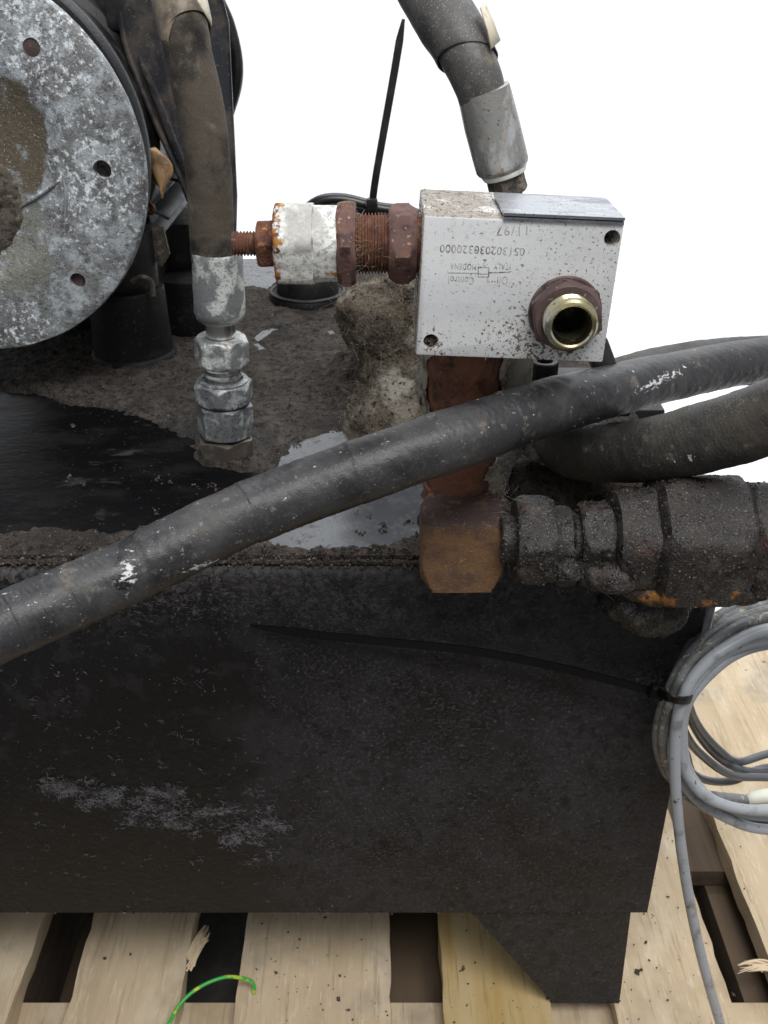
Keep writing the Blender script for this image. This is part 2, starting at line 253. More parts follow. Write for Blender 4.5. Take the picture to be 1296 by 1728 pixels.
mat('greasy_steel', (.024, .022, .0215), .42, .15, layers=[dict(c=(.062, .057, .054), sc=100, lo=.48, hi=.64, r=.8), dict(c=(.010, .009, .009), sc=170, lo=.51, hi=.62, r=.25), dict(c=(.26, .25, .24), sc=1300, lo=.61, hi=.67), dict(c=(.10, .055, .035), sc=45, lo=.66, hi=.74, r=.9, amt=.6)], bump=[(1200, .8, .0008), (300, .7, .0014)], spec=.45)
mat('greasy_rust', (.023, .019, .0175), .42, .05, layers=[dict(c=(.052, .043, .039), sc=80, lo=.46, hi=.66, r=.8), dict(c=(.010, .009, .0085), sc=170, lo=.52, hi=.62, r=.25), dict(c=(.065, .034, .028), sc=36, lo=.57, hi=.68), dict(c=(.36, .15, .03), sc=60, lo=.50, hi=.60, r=.9, mask=[('e', P(1150, 1005, .415), (.05, .06, .011), .7)], bias=.2), dict(c=(.26, .24, .22), sc=1300, lo=.62, hi=.67)], bump=[(1200, .8, .0008), (300, .7, .0014)], spec=.45)
mat('wet_dirt', (.012, .0105, .010), .28, layers=[dict(c=(.04, .034, .03), sc=200, lo=.5, hi=.62, r=.8), dict(c=(.2, .18, .16), sc=900, lo=.63, hi=.68)], bump=[(900, .9, .0012), (260, .9, .002)], spec=.4)
mat('grey_cable', (.34, .36, .385), .38, layers=[dict(c=(.20, .20, .20), sc=60, lo=.52, hi=.7), dict(c=(.08, .06, .05), sc=200, lo=.66, hi=.7)], spec=.5)
mat('dirty_cable', (.17, .175, .18), .42, layers=[dict(c=(.085, .08, .075), sc=70, lo=.45, hi=.65), dict(c=(.36, .35, .27), sc=260, lo=.57, hi=.63, r=.5)], spec=.5)
mat('dark_cable', (.10, .105, .115), .35, layers=[dict(c=(.05, .05, .055), sc=60, lo=.5, hi=.7)], spec=.5)
mat('cable_tag', (.66, .67, .58), .6)
mat('green_insulation', (.03, .36, .05), .35, layers=[dict(c=(.42, .55, .03), sc=45, lo=.54, hi=.60)])
mat('leaf', (.34, .21, .10), .7, layers=[dict(c=(.14, .08, .04), sc=110, lo=.45, hi=.65)], bump=[(200, .4, .001)])
mat('white_ring', (.68, .67, .62), .5, layers=[dict(c=(.4, .37, .31), sc=150, lo=.52, hi=.68)])

# ------------------------------------------------------------------ mesh helpers
class MB:
    def __init__(s): s.v = []; s.f = []
    def add(s, v, f):
        o = len(s.v); s.v += [tuple(x) for x in v]; s.f += [tuple(i + o for i in q) for q in f]; return s
    def build(s, name, m, parent=None, disp=None, angle=40, merge=True, kind=None):
        me = bpy.data.meshes.new(name)
        off = Vector(parent['_base']) if parent and '_base' in parent else Vector((0, 0, 0))
        me.from_pydata(s.v, [], s.f)
        if merge:
            bm = bmesh.new(); bm.from_mesh(me); bmesh.ops.remove_doubles(bm, verts=bm.verts, dist=1e-6)
            bmesh.ops.recalc_face_normals(bm, faces=bm.faces); bm.to_mesh(me); bm.free()
        if disp:
            n = len(me.vertices); a = np.empty(n * 3); b = np.empty(n * 3)
            me.vertices.foreach_get('co', a); me.vertex_normals.foreach_get('vector', b)
            a = a.reshape(-1, 3); b = b.reshape(-1, 3)
            for (amp, sc, sd) in disp: a = a + b * (fbm(a, sc, 4, sd) * 2 * amp)[:, None]
            me.vertices.foreach_set('co', a.ravel()); me.update()
        me.polygons.foreach_set('use_smooth', [True] * len(me.polygons))
        if angle < 180: me.set_sharp_from_angle(angle=R(angle))
        me.materials.append(MATS[m])
        o = bpy.data.objects.new(name, me); C.objects.link(o)
        if parent:
            o.parent = parent
            me.transform(Matrix.Translation(-off)); o['_base'] = tuple(off)
        else: o['_base'] = (0, 0, 0)
        if kind: o['kind'] = kind
        return o
def thing(name, label, cat, loc=(0, 0, 0), group=None):
    o = bpy.data.objects.new(name, None); C.objects.link(o); o.empty_display_size = .02
    o.location = loc; o['_base'] = tuple(loc); o['label'] = label; o['category'] = cat
    if group: o['group'] = group
    return o
def tag(o, label, cat=None, kind=None, group=None):
    o['label'] = label
    if cat: o['category'] = cat
    if kind: o['kind'] = kind
    if group: o['group'] = group
    return o
def frame(ax):
    ax = Vector(ax).normalized(); h = Vector((0, 0, 1)) if abs(ax.z) < .9 else Vector((0, 1, 0))
    u = ax.cross(h).normalized(); return ax, u, ax.cross(u).normalized()
def lathe(o, ax, prof, seg=48, sides=0, af=0, rot=0., jit=0.):
    """revolve (distance, radius) pairs; with sides the section is the chamfered prism of that many flats"""
    o = Vector(o); ax, u, w_ = frame(ax); V = []; Fc = []
    st = 2 * math.pi / sides if sides else 0
    for (t, r) in prof:
        for k in range(seg):
            th = 2 * math.pi * k / seg; rr = r
            if sides:
                q = ((th + rot) % st) - st / 2; rr = min(r, af / 2 / math.cos(q))
            V.append(o + ax * t + u * (rr * math.cos(th)) + w_ * (rr * math.sin(th)))
    for i in range(len(prof) - 1):
        for k in range(seg):
            a = i * seg + k; b = i * seg + (k + 1) % seg
            Fc.append((a, b, b + seg, a + seg))
    return V, Fc
def nutprof(af, L, sides=6, ch=.30, n=5, bore=0.):
    rc = af / 2 / math.cos(math.pi / sides); r0 = af / 2 * .97; h = (rc - r0) * ch * 2; p = [(0, bore)]
    p += [(h * i / n, r0 + (rc - r0) * i / n) for i in range(n + 1)]
    p += [(L * j / 4, rc) for j in (1, 2, 3)]
    p += [(L - h * (n - i) / n, r0 + (rc - r0) * (n - i) / n) for i in range(n + 1)] + [(L, bore)]
    return p
def nut(o, ax, af, L, sides=6, rot=0., ch=.30, seg=72, bore=0.): return lathe(o, ax, nutprof(af, L, sides, ch, bore=bore), seg, sides, af, rot)
def cyl(o, ax, r, L, bev=.0006, seg=40, r2=None):
    r2 = r if r2 is None else r2
    return lathe(o, ax, [(0, 0), (0, r - bev), (bev * .3, r - bev * .3), (bev, r), (L * .33, r + (r2 - r) * .33), (L * .66, r + (r2 - r) * .66), (L - bev, r2), (L - bev * .3, r2 - bev * .3), (L, r2 - bev), (L, 0)], seg)
def thread(o, ax, r, L, n, d, seg=40):
    p = [(0, 0), (0, r - d)]
    for i in range(n):
        a = L * i / n; s_ = L / n; p += [(a + s_ * .2, r - d), (a + s_ * .42, r), (a + s_ * .6, r), (a + s_ * .85, r - d)]
    return lathe(o, ax, p + [(L, r - d), (L, 0)], seg)
def crom(pts, n):
    pts = [np.array(p, float) for p in pts]; q = [2 * pts[0] - pts[1]] + pts + [2 * pts[-1] - pts[-2]]; out = []
    for i in range(1, len(q) - 2):
        a, b, c, d = q[i - 1:i + 3]
        for k in range(n):
            t = k / n; out.append(.5 * (2 * b + (c - a) * t + (2 * a - 5 * b + 4 * c - d) * t * t + (3 * b - a - 3 * c + d) * t ** 3))
    out.append(pts[-1]); return out
def tube(pts, rad, seg=24, n=12, cap=True, flat=1.0, skew=None, rfun=None):
    """swept tube; rad a number or one per control point; flat squashes the second axis; skew=(angle, amount) slants the far end"""
    rs = rad if isinstance(rad, (list, tuple)) else [rad] * len(pts)
    q = crom([tuple(p) + (r,) for p, r in zip(pts, rs)], n); V = []; Fc = []
    T = [Vector((q[min(i + 1, len(q) - 1)] - q[max(i - 1, 0)])[:3]).normalized() for i in range(len(q))]
    _, u, _ = frame(T[0])
    for i, p in enumerate(q):
        u = (u - T[i] * u.dot(T[i])).normalized(); w_ = T[i].cross(u)
        for k in range(seg):
            th = 2 * math.pi * k / seg; r = p[3]
            if rfun: r = rfun(i / (len(q) - 1), th, r)
            pos = Vector(p[:3]) + u * (r * math.cos(th)) + w_ * (r * flat * math.sin(th))
            if skew: pos += T[i] * (skew[1] * math.cos(th - skew[0]) * (i / (len(q) - 1)) ** 3)
            V.append(pos)
    for i in range(len(q) - 1):
        for k in range(seg):
            a = i * seg + k; b = i * seg + (k + 1) % seg; Fc.append((a, b, b + seg, a + seg))
    if cap:
        Fc.append(tuple(range(seg))[::-1]); Fc.append(tuple(range((len(q) - 1) * seg, len(q) * seg)))
    return V, Fc
def rbox(cx, cy, cz, sx, sy, sz, bev=.001, rot=None, seg=2):
    bm = bmesh.new(); bmesh.ops.create_cube(bm, size=1); bmesh.ops.scale(bm, vec=(sx, sy, sz), verts=bm.verts)
    if bev: bmesh.ops.bevel(bm, geom=bm.edges[:] , offset=bev, segments=seg, profile=.5, affect='EDGES')
    M_ = Matrix.Translation((cx, cy, cz)) @ (rot.to_4x4() if rot else Matrix())
    v = [M_ @ x.co for x in bm.verts]; bm.verts.index_update(); f = [tuple(y.index for y in x.verts) for x in bm.faces]; bm.free(); return v, f
def prism(poly, d, axis='y', bev=0):
    """polygon (list of 3D points) pushed along vector d"""
    n = len(poly); d = Vector(d); V = [Vector(p) for p in poly] + [Vector(p) + d for p in poly]
    return V, [tuple(range(n))[::-1], tuple(range(n, 2 * n))] + [(i, (i + 1) % n, n + (i + 1) % n, n + i) for i in range(n)]
OCT = np.array([(1, 0, 0), (-1, 0, 0), (0, 1, 0), (0, -1, 0), (0, 0, 1), (0, 0, -1)], float)
OF = [(0, 2, 4), (2, 1, 4), (1, 3, 4), (3, 0, 4), (2, 0, 5), (1, 2, 5), (3, 1, 5), (0, 3, 5)]
def crumbs(pts, sizes, m=None):
    m = m or MB()
    for p, s_ in zip(pts, sizes):
        q = OCT * RNG.uniform(.45, 1.1, (6, 1)) * s_; a, b = RNG.uniform(0, 6.28, 2)
        Rm = np.array(Matrix.Rotation(a, 3, 'Z') @ Matrix.Rotation(b, 3, 'X')); m.add(q @ Rm.T + np.array(p), OF)
    return m
def hairs(pts, L, r=.00008, m=None):
    m = m or MB()
    for p in pts:
        p = np.array(p); d = RNG.normal(0, 1, 3); d /= np.linalg.norm(d); e = RNG.normal(0, 1, 3) * .7; l = L * RNG.uniform(.4, 1.3)
        q = [p, p + d * l * .5, p + (d + e * .6) * l]; V, F_ = tube(q, r, 3, 3, False); m.add(V, F_)
    return m
def onmesh(o, n, cond=None):
    """random surface points of an object (world) with normals"""
    me = o.data; me.calc_loop_triangles(); off = np.array(o['_base']); nt = len(me.loop_triangles)
    co_ = np.empty(len(me.vertices) * 3); me.vertices.foreach_get('co', co_); co_ = co_.reshape(-1, 3) + off
    tri = np.empty(nt * 3, int); me.loop_triangles.foreach_get('vertices', tri); tri = tri.reshape(-1, 3)
    A, B, D = co_[tri[:, 0]], co_[tri[:, 1]], co_[tri[:, 2]]; cr = np.cross(B - A, D - A); ar = np.linalg.norm(cr, axis=1)
    k = RNG.choice(nt, n, p=ar / ar.sum()); a = np.sqrt(RNG.random((n, 1))); b = RNG.random((n, 1))
    p = A[k] * (1 - a) + B[k] * a * (1 - b) + D[k] * a * b; nn = cr[k] / (ar[k][:, None] + 1e-15)
    if cond is not None:
        ok = cond(p, nn); p, nn = p[ok], nn[ok]
    return p, nn
def boolean(o, cutters):
    for c in cutters:
        md = o.modifiers.new('b', 'BOOLEAN'); md.operation = 'DIFFERENCE'; md.object = c; md.solver = 'EXACT'
    dg = bpy.context.evaluated_depsgraph_get(); me = bpy.data.meshes.new_from_object(o.evaluated_get(dg)); o.modifiers.clear(); old = o.data; o.data = me
    me.set_sharp_from_angle(angle=R(35))
    for c in cutters: bpy.data.objects.remove(c)
def ptest(pts, poly):
    x, y = pts[:, 0], pts[:, 1]; ins = np.zeros(len(x), bool); dist = np.full(len(x), 9.); n = len(poly)
    for i in range(n):
        (x1, y1), (x2, y2) = poly[i], poly[(i + 1) % n]
        c = ((y1 > y) != (y2 > y)) & (x < (x2 - x1) * (y - y1) / (y2 - y1 + 1e-12) + x1); ins ^= c
        L2 = (x2 - x1) ** 2 + (y2 - y1) ** 2; t = np.clip(((x - x1) * (x2 - x1) + (y - y1) * (y2 - y1)) / L2, 0, 1)
        dist = np.minimum(dist, np.hypot(x - x1 - t * (x2 - x1), y - y1 - t * (y2 - y1)))
    return np.where(ins, dist, -dist)

# ================================================================== SETTING
def sheet(name, m, x0, x1, y0, y1, z):
    o = MB().add([(x0, y0, z), (x1, y0, z), (x1, y1, z), (x0, y1, z)], [(0, 1, 2, 3)]).build(name, m, angle=180); return o
o = sheet('floor', 'concrete', -6, 6, -5, 4.5, 0); o['kind'] = 'structure'
pr = [(1.02, .004)] + [(2.2 + .5 * math.sin(a), .504 - .5 * math.cos(a)) for a in np.linspace(0, math.pi / 2, 14)] + [(2.7, 3.2)]
bd = MB(); bd.add([(x, y, z) for (y, z) in pr for x in (-3, 3.5)], [(2 * i, 2 * i + 1, 2 * i + 3, 2 * i + 2) for i in range(len(pr) - 1)])
o = bd.build('backdrop', 'white_paper', angle=180); o['kind'] = 'structure'

# ------------------------------------------------------------------ pallet
PT = .147
pal = thing('pallet', 'rough wooden shipping pallet of spaced boards under the black tank', 'pallet', (.07, .65, .004))
def board(name, x0, x1, y0, y1, z0, z1, m, yaw=0., rag=.0012, seed=0):
    ny = 60; V = []; Fc = []
    yy = np.linspace(y0, y1, ny + 1); cs = ((0, z1), (.33, z1), (.66, z1), (1, z1), (1, z0), (0, z0))
    A_ = np.array([(x0 + (x1 - x0) * a, y, z, a) for y in yy for a, z in cs])
    rg_ = fbm(np.stack([A_[:, 0] * 0 + seed, A_[:, 1], A_[:, 2] * 4 + A_[:, 3]], 1), 60, 3, seed) * rag * 4 * ((A_[:, 3] == 0) | (A_[:, 3] == 1))
    V = np.stack([A_[:, 0] + rg_, A_[:, 1], A_[:, 2] + fbm(np.stack([A_[:, 0], A_[:, 1], A_[:, 0] * 0 + seed], 1), 18, 2, seed) * .0012], 1)
    for j in range(ny):
        for k in range(6):
            a = j * 6 + k; b = j * 6 + (k + 1) % 6; Fc.append((a, b, b + 6, a + 6))
    Fc.append(tuple(range(6))[::-1]); Fc.append(tuple(range(ny * 6, ny * 6 + 6)))
    return MB().add(V, Fc).build(name, m, pal, angle=35)
bx = [(-.40, -.285, 'wood'), (-.2426, -.158, 'wood'), (-.1143, .005, 'wood'), (.0457, .128, 'yellow_wood'), (.177, .267, 'wood'), (.308, .445, 'wood')]
bobs = [board('board', a, b, .28, 1.0, PT - .018, PT, m, 0, seed=i + 1) for i, (a, b, m) in enumerate(bx)]
def cross(y0, y1, z0, z1, name, m):
    return MB().add(*rbox(.0225, (y0 + y1) / 2, (z0 + z1) / 2, .84, y1 - y0, z1 - z0, .001)).build(name, m, pal)
cross(.30, .492, PT - .0375, PT - .0185, 'cross_board', 'wood'); cross(.62, .72, PT - .0375, PT - .0185, 'cross_board', 'stringer_wood'); cross(.88, .985, PT - .0375, PT - .0185, 'cross_board', 'stringer_wood')
for x in (-.33, .02, .355):
    MB().add(*rbox(x, .64, .0645, .07 if x < .3 else .125, .70, .088, .001)).build('stringer', 'stringer_wood', pal)
for x, y0 in ((-.33, 0), (.02, 0), (.355, 0)):
    MB().add(*rbox(x, .64, .0125, .10, .72, .015, .001)).build('bottom_board', 'stringer_wood', pal)
for i in range(26):   # torn wood fibres on the second board's edge
    a = PZ(322 + random.uniform(-8, 6), 1625 + random.uniform(-20, 18), PT + .001); b = PZ(343 + random.uniform(-8, 12), 1572 + random.uniform(-12, 16), PT + .004 + random.uniform(0, .004))
    MB().add(*tube([a, (a + b) / 2 + Vector((0, 0, .002)), b], [.0007, .0005, .00015], 5, 4)).build('splinter', 'splinter', pal)
for i in range(16):
    a = PZ(1296 + random.uniform(-10, 30), 1632 + random.uniform(-10, 10), PT + .001); b = PZ(1252 + random.uniform(-8, 12), 1628 + random.uniform(-6, 16), PT + .004)
    MB().add(*tube([a, (a + b) / 2 + Vector((0, 0, .003)), b], [.0011, .0009, .0002], 5, 4)).build('splinter', 'splinter', pal)
pp = []; ps = []
for i in range(420):
    u = random.uniform(430, 1280); v = random.uniform(1350, 1728); q = PZ(u, v, PT + .0008)
    if any(a + .002 < q.x < b - .002 for a, b, _ in bx): pp.append(q); ps.append(abs(random.gauss(0, .0006)) + .0003)
for (u, v, s_) in ((176, 1617, .0022), (220, 1610, .0016), (466, 1641, .0022), (1075, 1640, .003), (1083, 1636, .0025), (1238, 1678, .0026), (571, 1686, .0025), (1090, 1590, .002)):
    pp.append(PZ(u, v, PT + .001)); ps.append(s_)
tag(crumbs(pp, ps).build('grit', 'crumb', merge=False), 'dark crumbs of dirt fallen on the pallet boards', 'dirt', 'stuff')

# green wire offcut
gw = thing('wire', 'green and yellow striped wire offcut curling over the pallet boards', 'wire', PZ(425, 1690, PT))
MB().add(*tube([PZ(270, 1760, PT + .012), PZ(300, 1700, PT + .016), PZ(335, 1667, PT + .02), PZ(380, 1649, PT + .02), PZ(418, 1653, PT + .013), PZ(428, 1662, PT + .008), PZ(428, 1676, PT + .0015)], .0014, 10, 8)).build('insulation', 'green_insulation', gw)

# ------------------------------------------------------------------ oil tank
TX0, TX1, TBK = -.60, .1874, 1.10; TBOT = zat(1540, TF)
tank = thing('oil_tank', 'black painted steel oil tank caked with greasy dust, on sheet metal legs', 'tank', (-.1, .78, PT))
# body: profile with a rolled front top edge
def tank_body():
    rr = .009; prof = [(TF, TBOT), (TF, TOPZ - rr - .005)] + [(TF + rr - rr * math.cos(a), TOPZ - .005 - rr + rr * math.sin(a)) for a in np.linspace(0, math.pi / 2, 7)][1:] + [(TBK, TOPZ - .005), (TBK, TBOT)]
    m = MB(); n = len(prof); nx = 2
    m.add([(TX0, y, z) for y, z in prof] + [(TX1, y, z) for y, z in prof], [(i, (i + 1) % n, n + (i + 1) % n, n + i) for i in range(n)] + [tuple(range(n)), tuple(range(n, 2 * n))[::-1]])
    return m.build('body', 'tank_paint', tank, angle=30)
body = tank_body()
# lid with displaced dirt
PUD1 = [PZ(u, v, TOPZ)[:2] for u, v in ((448, 918), (455, 850), (462, 795), (495, 750), (550, 731), (615, 729), (660, 742), (712, 760), (716, 850), (706, 900), (655, 924), (560, 928), (480, 926))]
OILP = [PZ(u, v, TOPZ)[:2] for u, v in ((-160, 655), (-40, 655), (60, 664), (120, 683), (200, 692), (265, 716), (320, 742), (345, 785), (400, 795), (450, 800), (430, 840), (330, 870), (200, 900), (60, 893), (-20, 905), (-160, 930))]
PUD2 = [[PZ(u, v, TOPZ)[:2] for u, v in pl] for pl in (((424, 572), (440, 560), (458, 553), (470, 556), (455, 566), (436, 578)), ((425, 580), (436, 579), (450, 590), (440, 592)), ((395, 438), (470, 436), (478, 470), (450, 488), (405, 482)), ((552, 558), (562, 558), (568, 566), (558, 566)), ((570, 592), (600, 590), (596, 600), (572, 604)), ((884, 815), (900, 805), (915, 822), (902, 840), (890, 832)))]
def lid_height(X, Y):
    p = np.stack([X, Y, X * 0], 1); h = .0016 + fbm(p, 45, 4, 3) * .004 + np.maximum(fbm(p, 160, 3, 9), 0) * .006 + fbm(p, 420, 2, 5) * .0016
    for (u, v, rad, ht) in ((655, 655, .050, .030), (600, 640, .035, .012), (690, 640, .04, .03), (300, 640, .05, .004), (120, 640, .06, .006), (520, 640, .06, .005), (380, 780, .02, .002), (880, 740, .05, .018), (960, 790, .05, .022), (730, 880, .016, .006)):
        q = PZ(u, v, TOPZ); h = h + ht * np.exp(-((X - q.x) ** 2 + (Y - q.y) ** 2) / (rad * rad * .45)) * (1 + fbm(p, 110, 3, 4) * 1.2)
    for poly, edge in [(PUD1, .004), (OILP, .006)] + [(q, .003) for q in PUD2]:
        d = ptest(p, poly) + fbm(p, 180, 3, 21) * edge * 1.6; t = np.clip((d + edge * .4) / edge, 0, 1); h = h * (1 - t) - .0012 * t
    return np.maximum(h, -.0012)
gx, gy = 560, 430; xs = np.linspace(-.42, TX1 - .001, gx); ys = TF + .006 + (TBK - TF - .008) * np.linspace(0, 1, gy) ** 1.25
XX, YY = np.meshgrid(xs, ys); H = lid_height(XX.ravel(), YY.ravel())
edge = np.clip((YY.ravel() - TF - .006) / .004, 0, 1); H = H * edge + (-.0005) * (1 - edge)
V = np.stack([XX.ravel(), YY.ravel(), TOPZ + H], 1)
idx = np.arange(gx * gy).reshape(gy, gx); Fq = np.stack([idx[:-1, :-1], idx[:-1, 1:], idx[1:, 1:], idx[1:, :-1]], -1).reshape(-1, 4)
lm = MB(); lm.v = [tuple(q) for q in V]; lm.f = [tuple(q) for q in Fq.tolist()]
lm.add([(xs[0], ys[0], TOPZ - .0005), (xs[-1], ys[0], TOPZ - .0005), (xs[-1], ys[0], TOPZ - .0048), (xs[0], ys[0], TOPZ - .0048)], [(0, 1, 2, 3)])
lid = lm.build('lid', 'tank_dirt', tank, merge=False, angle=180)
def flat(poly, z, name, m, parent=None, n=3, jit=.0015, sc=150, grow=.004):
    c = np.mean(poly, 0); q = []
    for i in range(len(poly)):
        a, b = np.array(poly[i]), np.array(poly[(i + 1) % len(poly)])
        for k in range(n):
            t = a + (b - a) * k / n; d = (t - c) / np.linalg.norm(t - c); q.append((*(t + d * grow), z))
    return MB().add(*prism(q, (0, 0, -.0008))).build(name, m, parent, angle=30)
tag(flat(PUD1, TOPZ + .0002, 'oil_film', 'clean_film'), 'pale shiny wiped patch on the tank lid beneath the diagonal hose', 'oil film')
tag(flat(OILP, TOPZ + .0003, 'oil_puddle', 'black_oil'), 'pool of black oil on the tank lid left of the zinc fitting', 'oil')
for i, q in enumerate(PUD2):
    tag(flat(q, TOPZ + .0001, 'oil_film', 'clean_film', grow=.001), ['small pale shiny splash on the lid right of the zinc nuts', 'tiny pale splash just below the splash beside the zinc nuts', 'pale shiny patch at the back of the lid below the rusty stem', 'tiny pale fleck on the lid left of the dirt clump', 'small pale fleck on the lid touching the dirt clump', 'small pale shiny fleck between square fitting and looped hose'][i], 'oil film')
# lip of the lid, weld seam
MB().add(*tube([(TX0, TF + .0045, TOPZ - .0045), (-.2, TF + .0045, TOPZ - .004), (0, TF + .0045, TOPZ - .0045), (TX1 - .002, TF + .0045, TOPZ - .0045)], .0016, 8, 30)).build('lid_seam', 'tank_dirt', tank, disp=[(.0018, 120, 3), (.0008, 400, 4)])
# leg: front plate plus side return
lg = [P(790, 1539, TF), P(1068, 1533, TF), P(1046, 1701, TF), P(935, 1698, TF)]
lg = [Vector((q.x, TF + .003, PT + .0008 if i > 1 else TBOT + .0005)) for i, q in enumerate(lg)]
leg = MB().add(*prism(lg, (0, .005, 0))); leg.add(*prism([lg[1] + Vector((-.005, .005, 0)), lg[1] + Vector((-.005, .09, 0)), lg[2] + Vector((-.005, .05, 0)), lg[2] + Vector((-.005, .005, 0))], (.005, 0, 0)))
leg.build('leg', 'tank_paint', tank, angle=30)
wp = [(lg[0].x + (lg[1].x - lg[0].x) * t, TF + .0035, TBOT + .0015 + random.uniform(-.0006, .0006)) for t in np.linspace(0, 1, 26)]
MB().add(*tube(wp, [random.uniform(.0016, .0026) for _ in wp], 8, 3)).build('weld_bead', 'tank_paint', tank)
# loose grit on the lid
pts = []; sz = []
qx = RNG.uniform(-.40, TX1 - .004, 9000); qy = TF + .008 + RNG.random(9000) ** 1.5 * .5; hh = lid_height(qx, qy)
ok = hh > .0002
for x, y, h in zip(qx[ok], qy[ok], hh[ok]): pts.append((x, y, TOPZ + h)); sz.append(abs(RNG.normal(0, .0006)) + .0003)
for _ in range(2600):
    t = RNG.random(); pts.append((RNG.uniform(-.40, TX1 - .004), TF + .001 + .009 * t, TOPZ - .0052 + .0055 * min(1, t * 1.3) + RNG.normal(0, .0006))); sz.append(abs(RNG.normal(0, .0007)) + .0004)
for (u, v, s_) in ((268, 808, .004), (283, 815, .003), (330, 820, .002), (120, 720, .003), (118, 805, .003), (135, 815, .0028), (200, 790, .0016), (265, 865, .0032), (500, 755, .002), (505, 750, .002), (645, 895, .0045), (652, 885, .003), (610, 900, .003), (625, 872, .002), (603, 868, .0016), (690, 880, .003), (700, 905, .004), (355, 820, .003), (365, 822, .003)):
    for k in range(5):
        q = PZ(u + random.gauss(0, 4), v + random.gauss(0, 3), TOPZ + .001); pts.append(q); sz.append(s_ * random.uniform(.25, .6))
tag(crumbs(pts, sz).build('grit', 'crumb', merge=False), 'loose brown grit scattered over the dirty tank lid', 'dirt', 'stuff')
tp, tn = onmesh(body, 26000, lambda p, n: (n[:, 1] < -.3) & (RNG.random(len(p)) < np.clip((p[:, 2] - TOPZ + .13) / .15, .0, 1) ** 2 * .6 + .04) & (p[:, 0] > -.4))
tag(crumbs(tp, np.abs(RNG.normal(0, .0004, len(tp))) + .0002).build('dust', 'crumb', merge=False), 'fine lint and dust clinging to the tank front below its rim', 'dust', 'stuff')

def flathairs(us, m_, L, r, seed):
    m = MB()
    for (u, v) in us:
        q = P(u, v, TF - .0004); a = RNG.uniform(0, 6.28); l = L * RNG.uniform(.3, 1.2); b = a + RNG.normal(0, .7)
        d1_ = Vector((math.cos(a), -.12 * RNG.random(), math.sin(a))) * l * .5; d2_ = Vector((math.cos(b), -.25 * RNG.random(), math.sin(b))) * l * .5
        m.add(*tube([q, q + d1_, q + d1_ + d2_], [r, r * RNG.uniform(.8, 2.2), r * .5], 4, 2, False))
    return m
cl = []
for k in range(85):    # lint caught along a greasy streak
    t = RNG.random(); cu_, cv_ = 70 + 410 * t, 1325 + 75 * t + RNG.normal(0, 26) * (.35 + t)
    cl += [(cu_ + RNG.normal(0, 9), cv_ + RNG.normal(0, 4)) for _ in range(int(RNG.integers(14, 80)))]
for k in range(70):
    cu_, cv_ = RNG.uniform(20, 470), RNG.uniform(1120, 1480); cl += [(cu_ + RNG.normal(0, 4), cv_ + RNG.normal(0, 3)) for _ in range(int(RNG.integers(2, 8)))]
tag(flathairs(cl, None, .0036, .00009, 1).build('lint', 'grey_lint', merge=False), 'grey lint stuck in a streak on the lower left tank front', 'lint', 'stuff')
dl = [(RNG.uniform(430, 1130), 962 + abs(RNG.normal(0, 95))) for _ in range(5200)] + [(RNG.uniform(430, 1110), RNG.uniform(1000, 1500)) for _ in range(2600)] + [(RNG.uniform(120, 430), 955 + abs(RNG.normal(0, 45))) for _ in range(1500)]
for k in range(60):
    cu_, cv_ = RNG.uniform(460, 1090), RNG.uniform(1180, 1500); dl += [(cu_ + RNG.normal(0, 9), cv_ + RNG.normal(0, 7)) for _ in range(int(RNG.integers(6, 30)))]
tag(flathairs(dl, None, .0030, .00009, 2).build('lint', 'dark_lint', merge=False), 'dark fuzzy lint matted over the right part of the tank front', 'lint', 'stuff')
fk = [(P(u, 1541 + random.gauss(0, 1.5), TF - .0004)) for u in [random.uniform(0, 1090) for _ in range(50)]] + [P(538 + random.gauss(0, 5), 1538 + random.gauss(0, 3), TF - .001) for _ in range(10)]
fk += [P(random.uniform(1094, 1100), random.uniform(1380, 1525), TF) for _ in range(8)]
tag(crumbs(fk, [random.uniform(.0004, .0013) for _ in fk]).build('dirt_flakes', 'crumb', merge=False), 'small dirt flakes hanging along the bottom edge of the tank', 'dirt', 'stuff')

# ================================================================== PUMP MOTOR with zinc flange
FY = .68
fc = P(-79, 285, FY); fr = 322 * mpp(285, FY)
mot = thing('pump_motor', 'big round zinc motor flange with bolt holes on a black motor', 'motor', (fc.x, FY + .1, TOPZ))
def fl(r, y): return (y, r)
s1 = fr / 322
prof = [fl(0, .011), fl(30 * s1, .011), fl(95 * s1, .0105), fl(120 * s1, .009), fl(150 * s1, .007), fl(182 * s1, .0022), fl(190 * s1, .0008), fl(200 * s1, 0), fl(225 * s1, 0), fl(250 * s1, 0), fl(300 * s1, 0), fl(315 * s1, .0004), fl(320 * s1, .0012), fl(322 * s1, .003), fl(322 * s1, .010), fl(318 * s1, .012), fl(0, .012 + .02)]
m = MB().add(*lathe((fc.x, FY, fc.z), (0, 1, 0), prof, 128)); flange = m.build('flange', 'flange_zinc', mot, angle=50, disp=[(.0005, 160, 3)])
holes = [(172, 287, .0062), (131, 474, .0055), (53, 80, .0055)]
cut = []
for (u, v, r) in holes:
    q = P(u, v, FY); c_ = MB().add(*cyl((q.x - mot['_base'][0], FY - .01 - mot['_base'][1], q.z - mot['_base'][2]), (0, 1, 0), r, .06, 0.0002, 24)).build('cut', 'bore'); c_.location = mot.location; cut.append(c_)
bpy.context.view_layer.update(); boolean(flange, cut)
for (u, v, r), d, mm in zip(holes, (.012, .005, .0008), ('dirty_metal', 'rust_plug', 'rust_plug')):
    q = P(u, v, FY); MB().add(*cyl((q.x, FY + d, q.z), (0, 1, 0), r * .985, .02, .0004, 24)).build('bolt_plug', mm, mot, disp=[(.0004, 600, 1)])
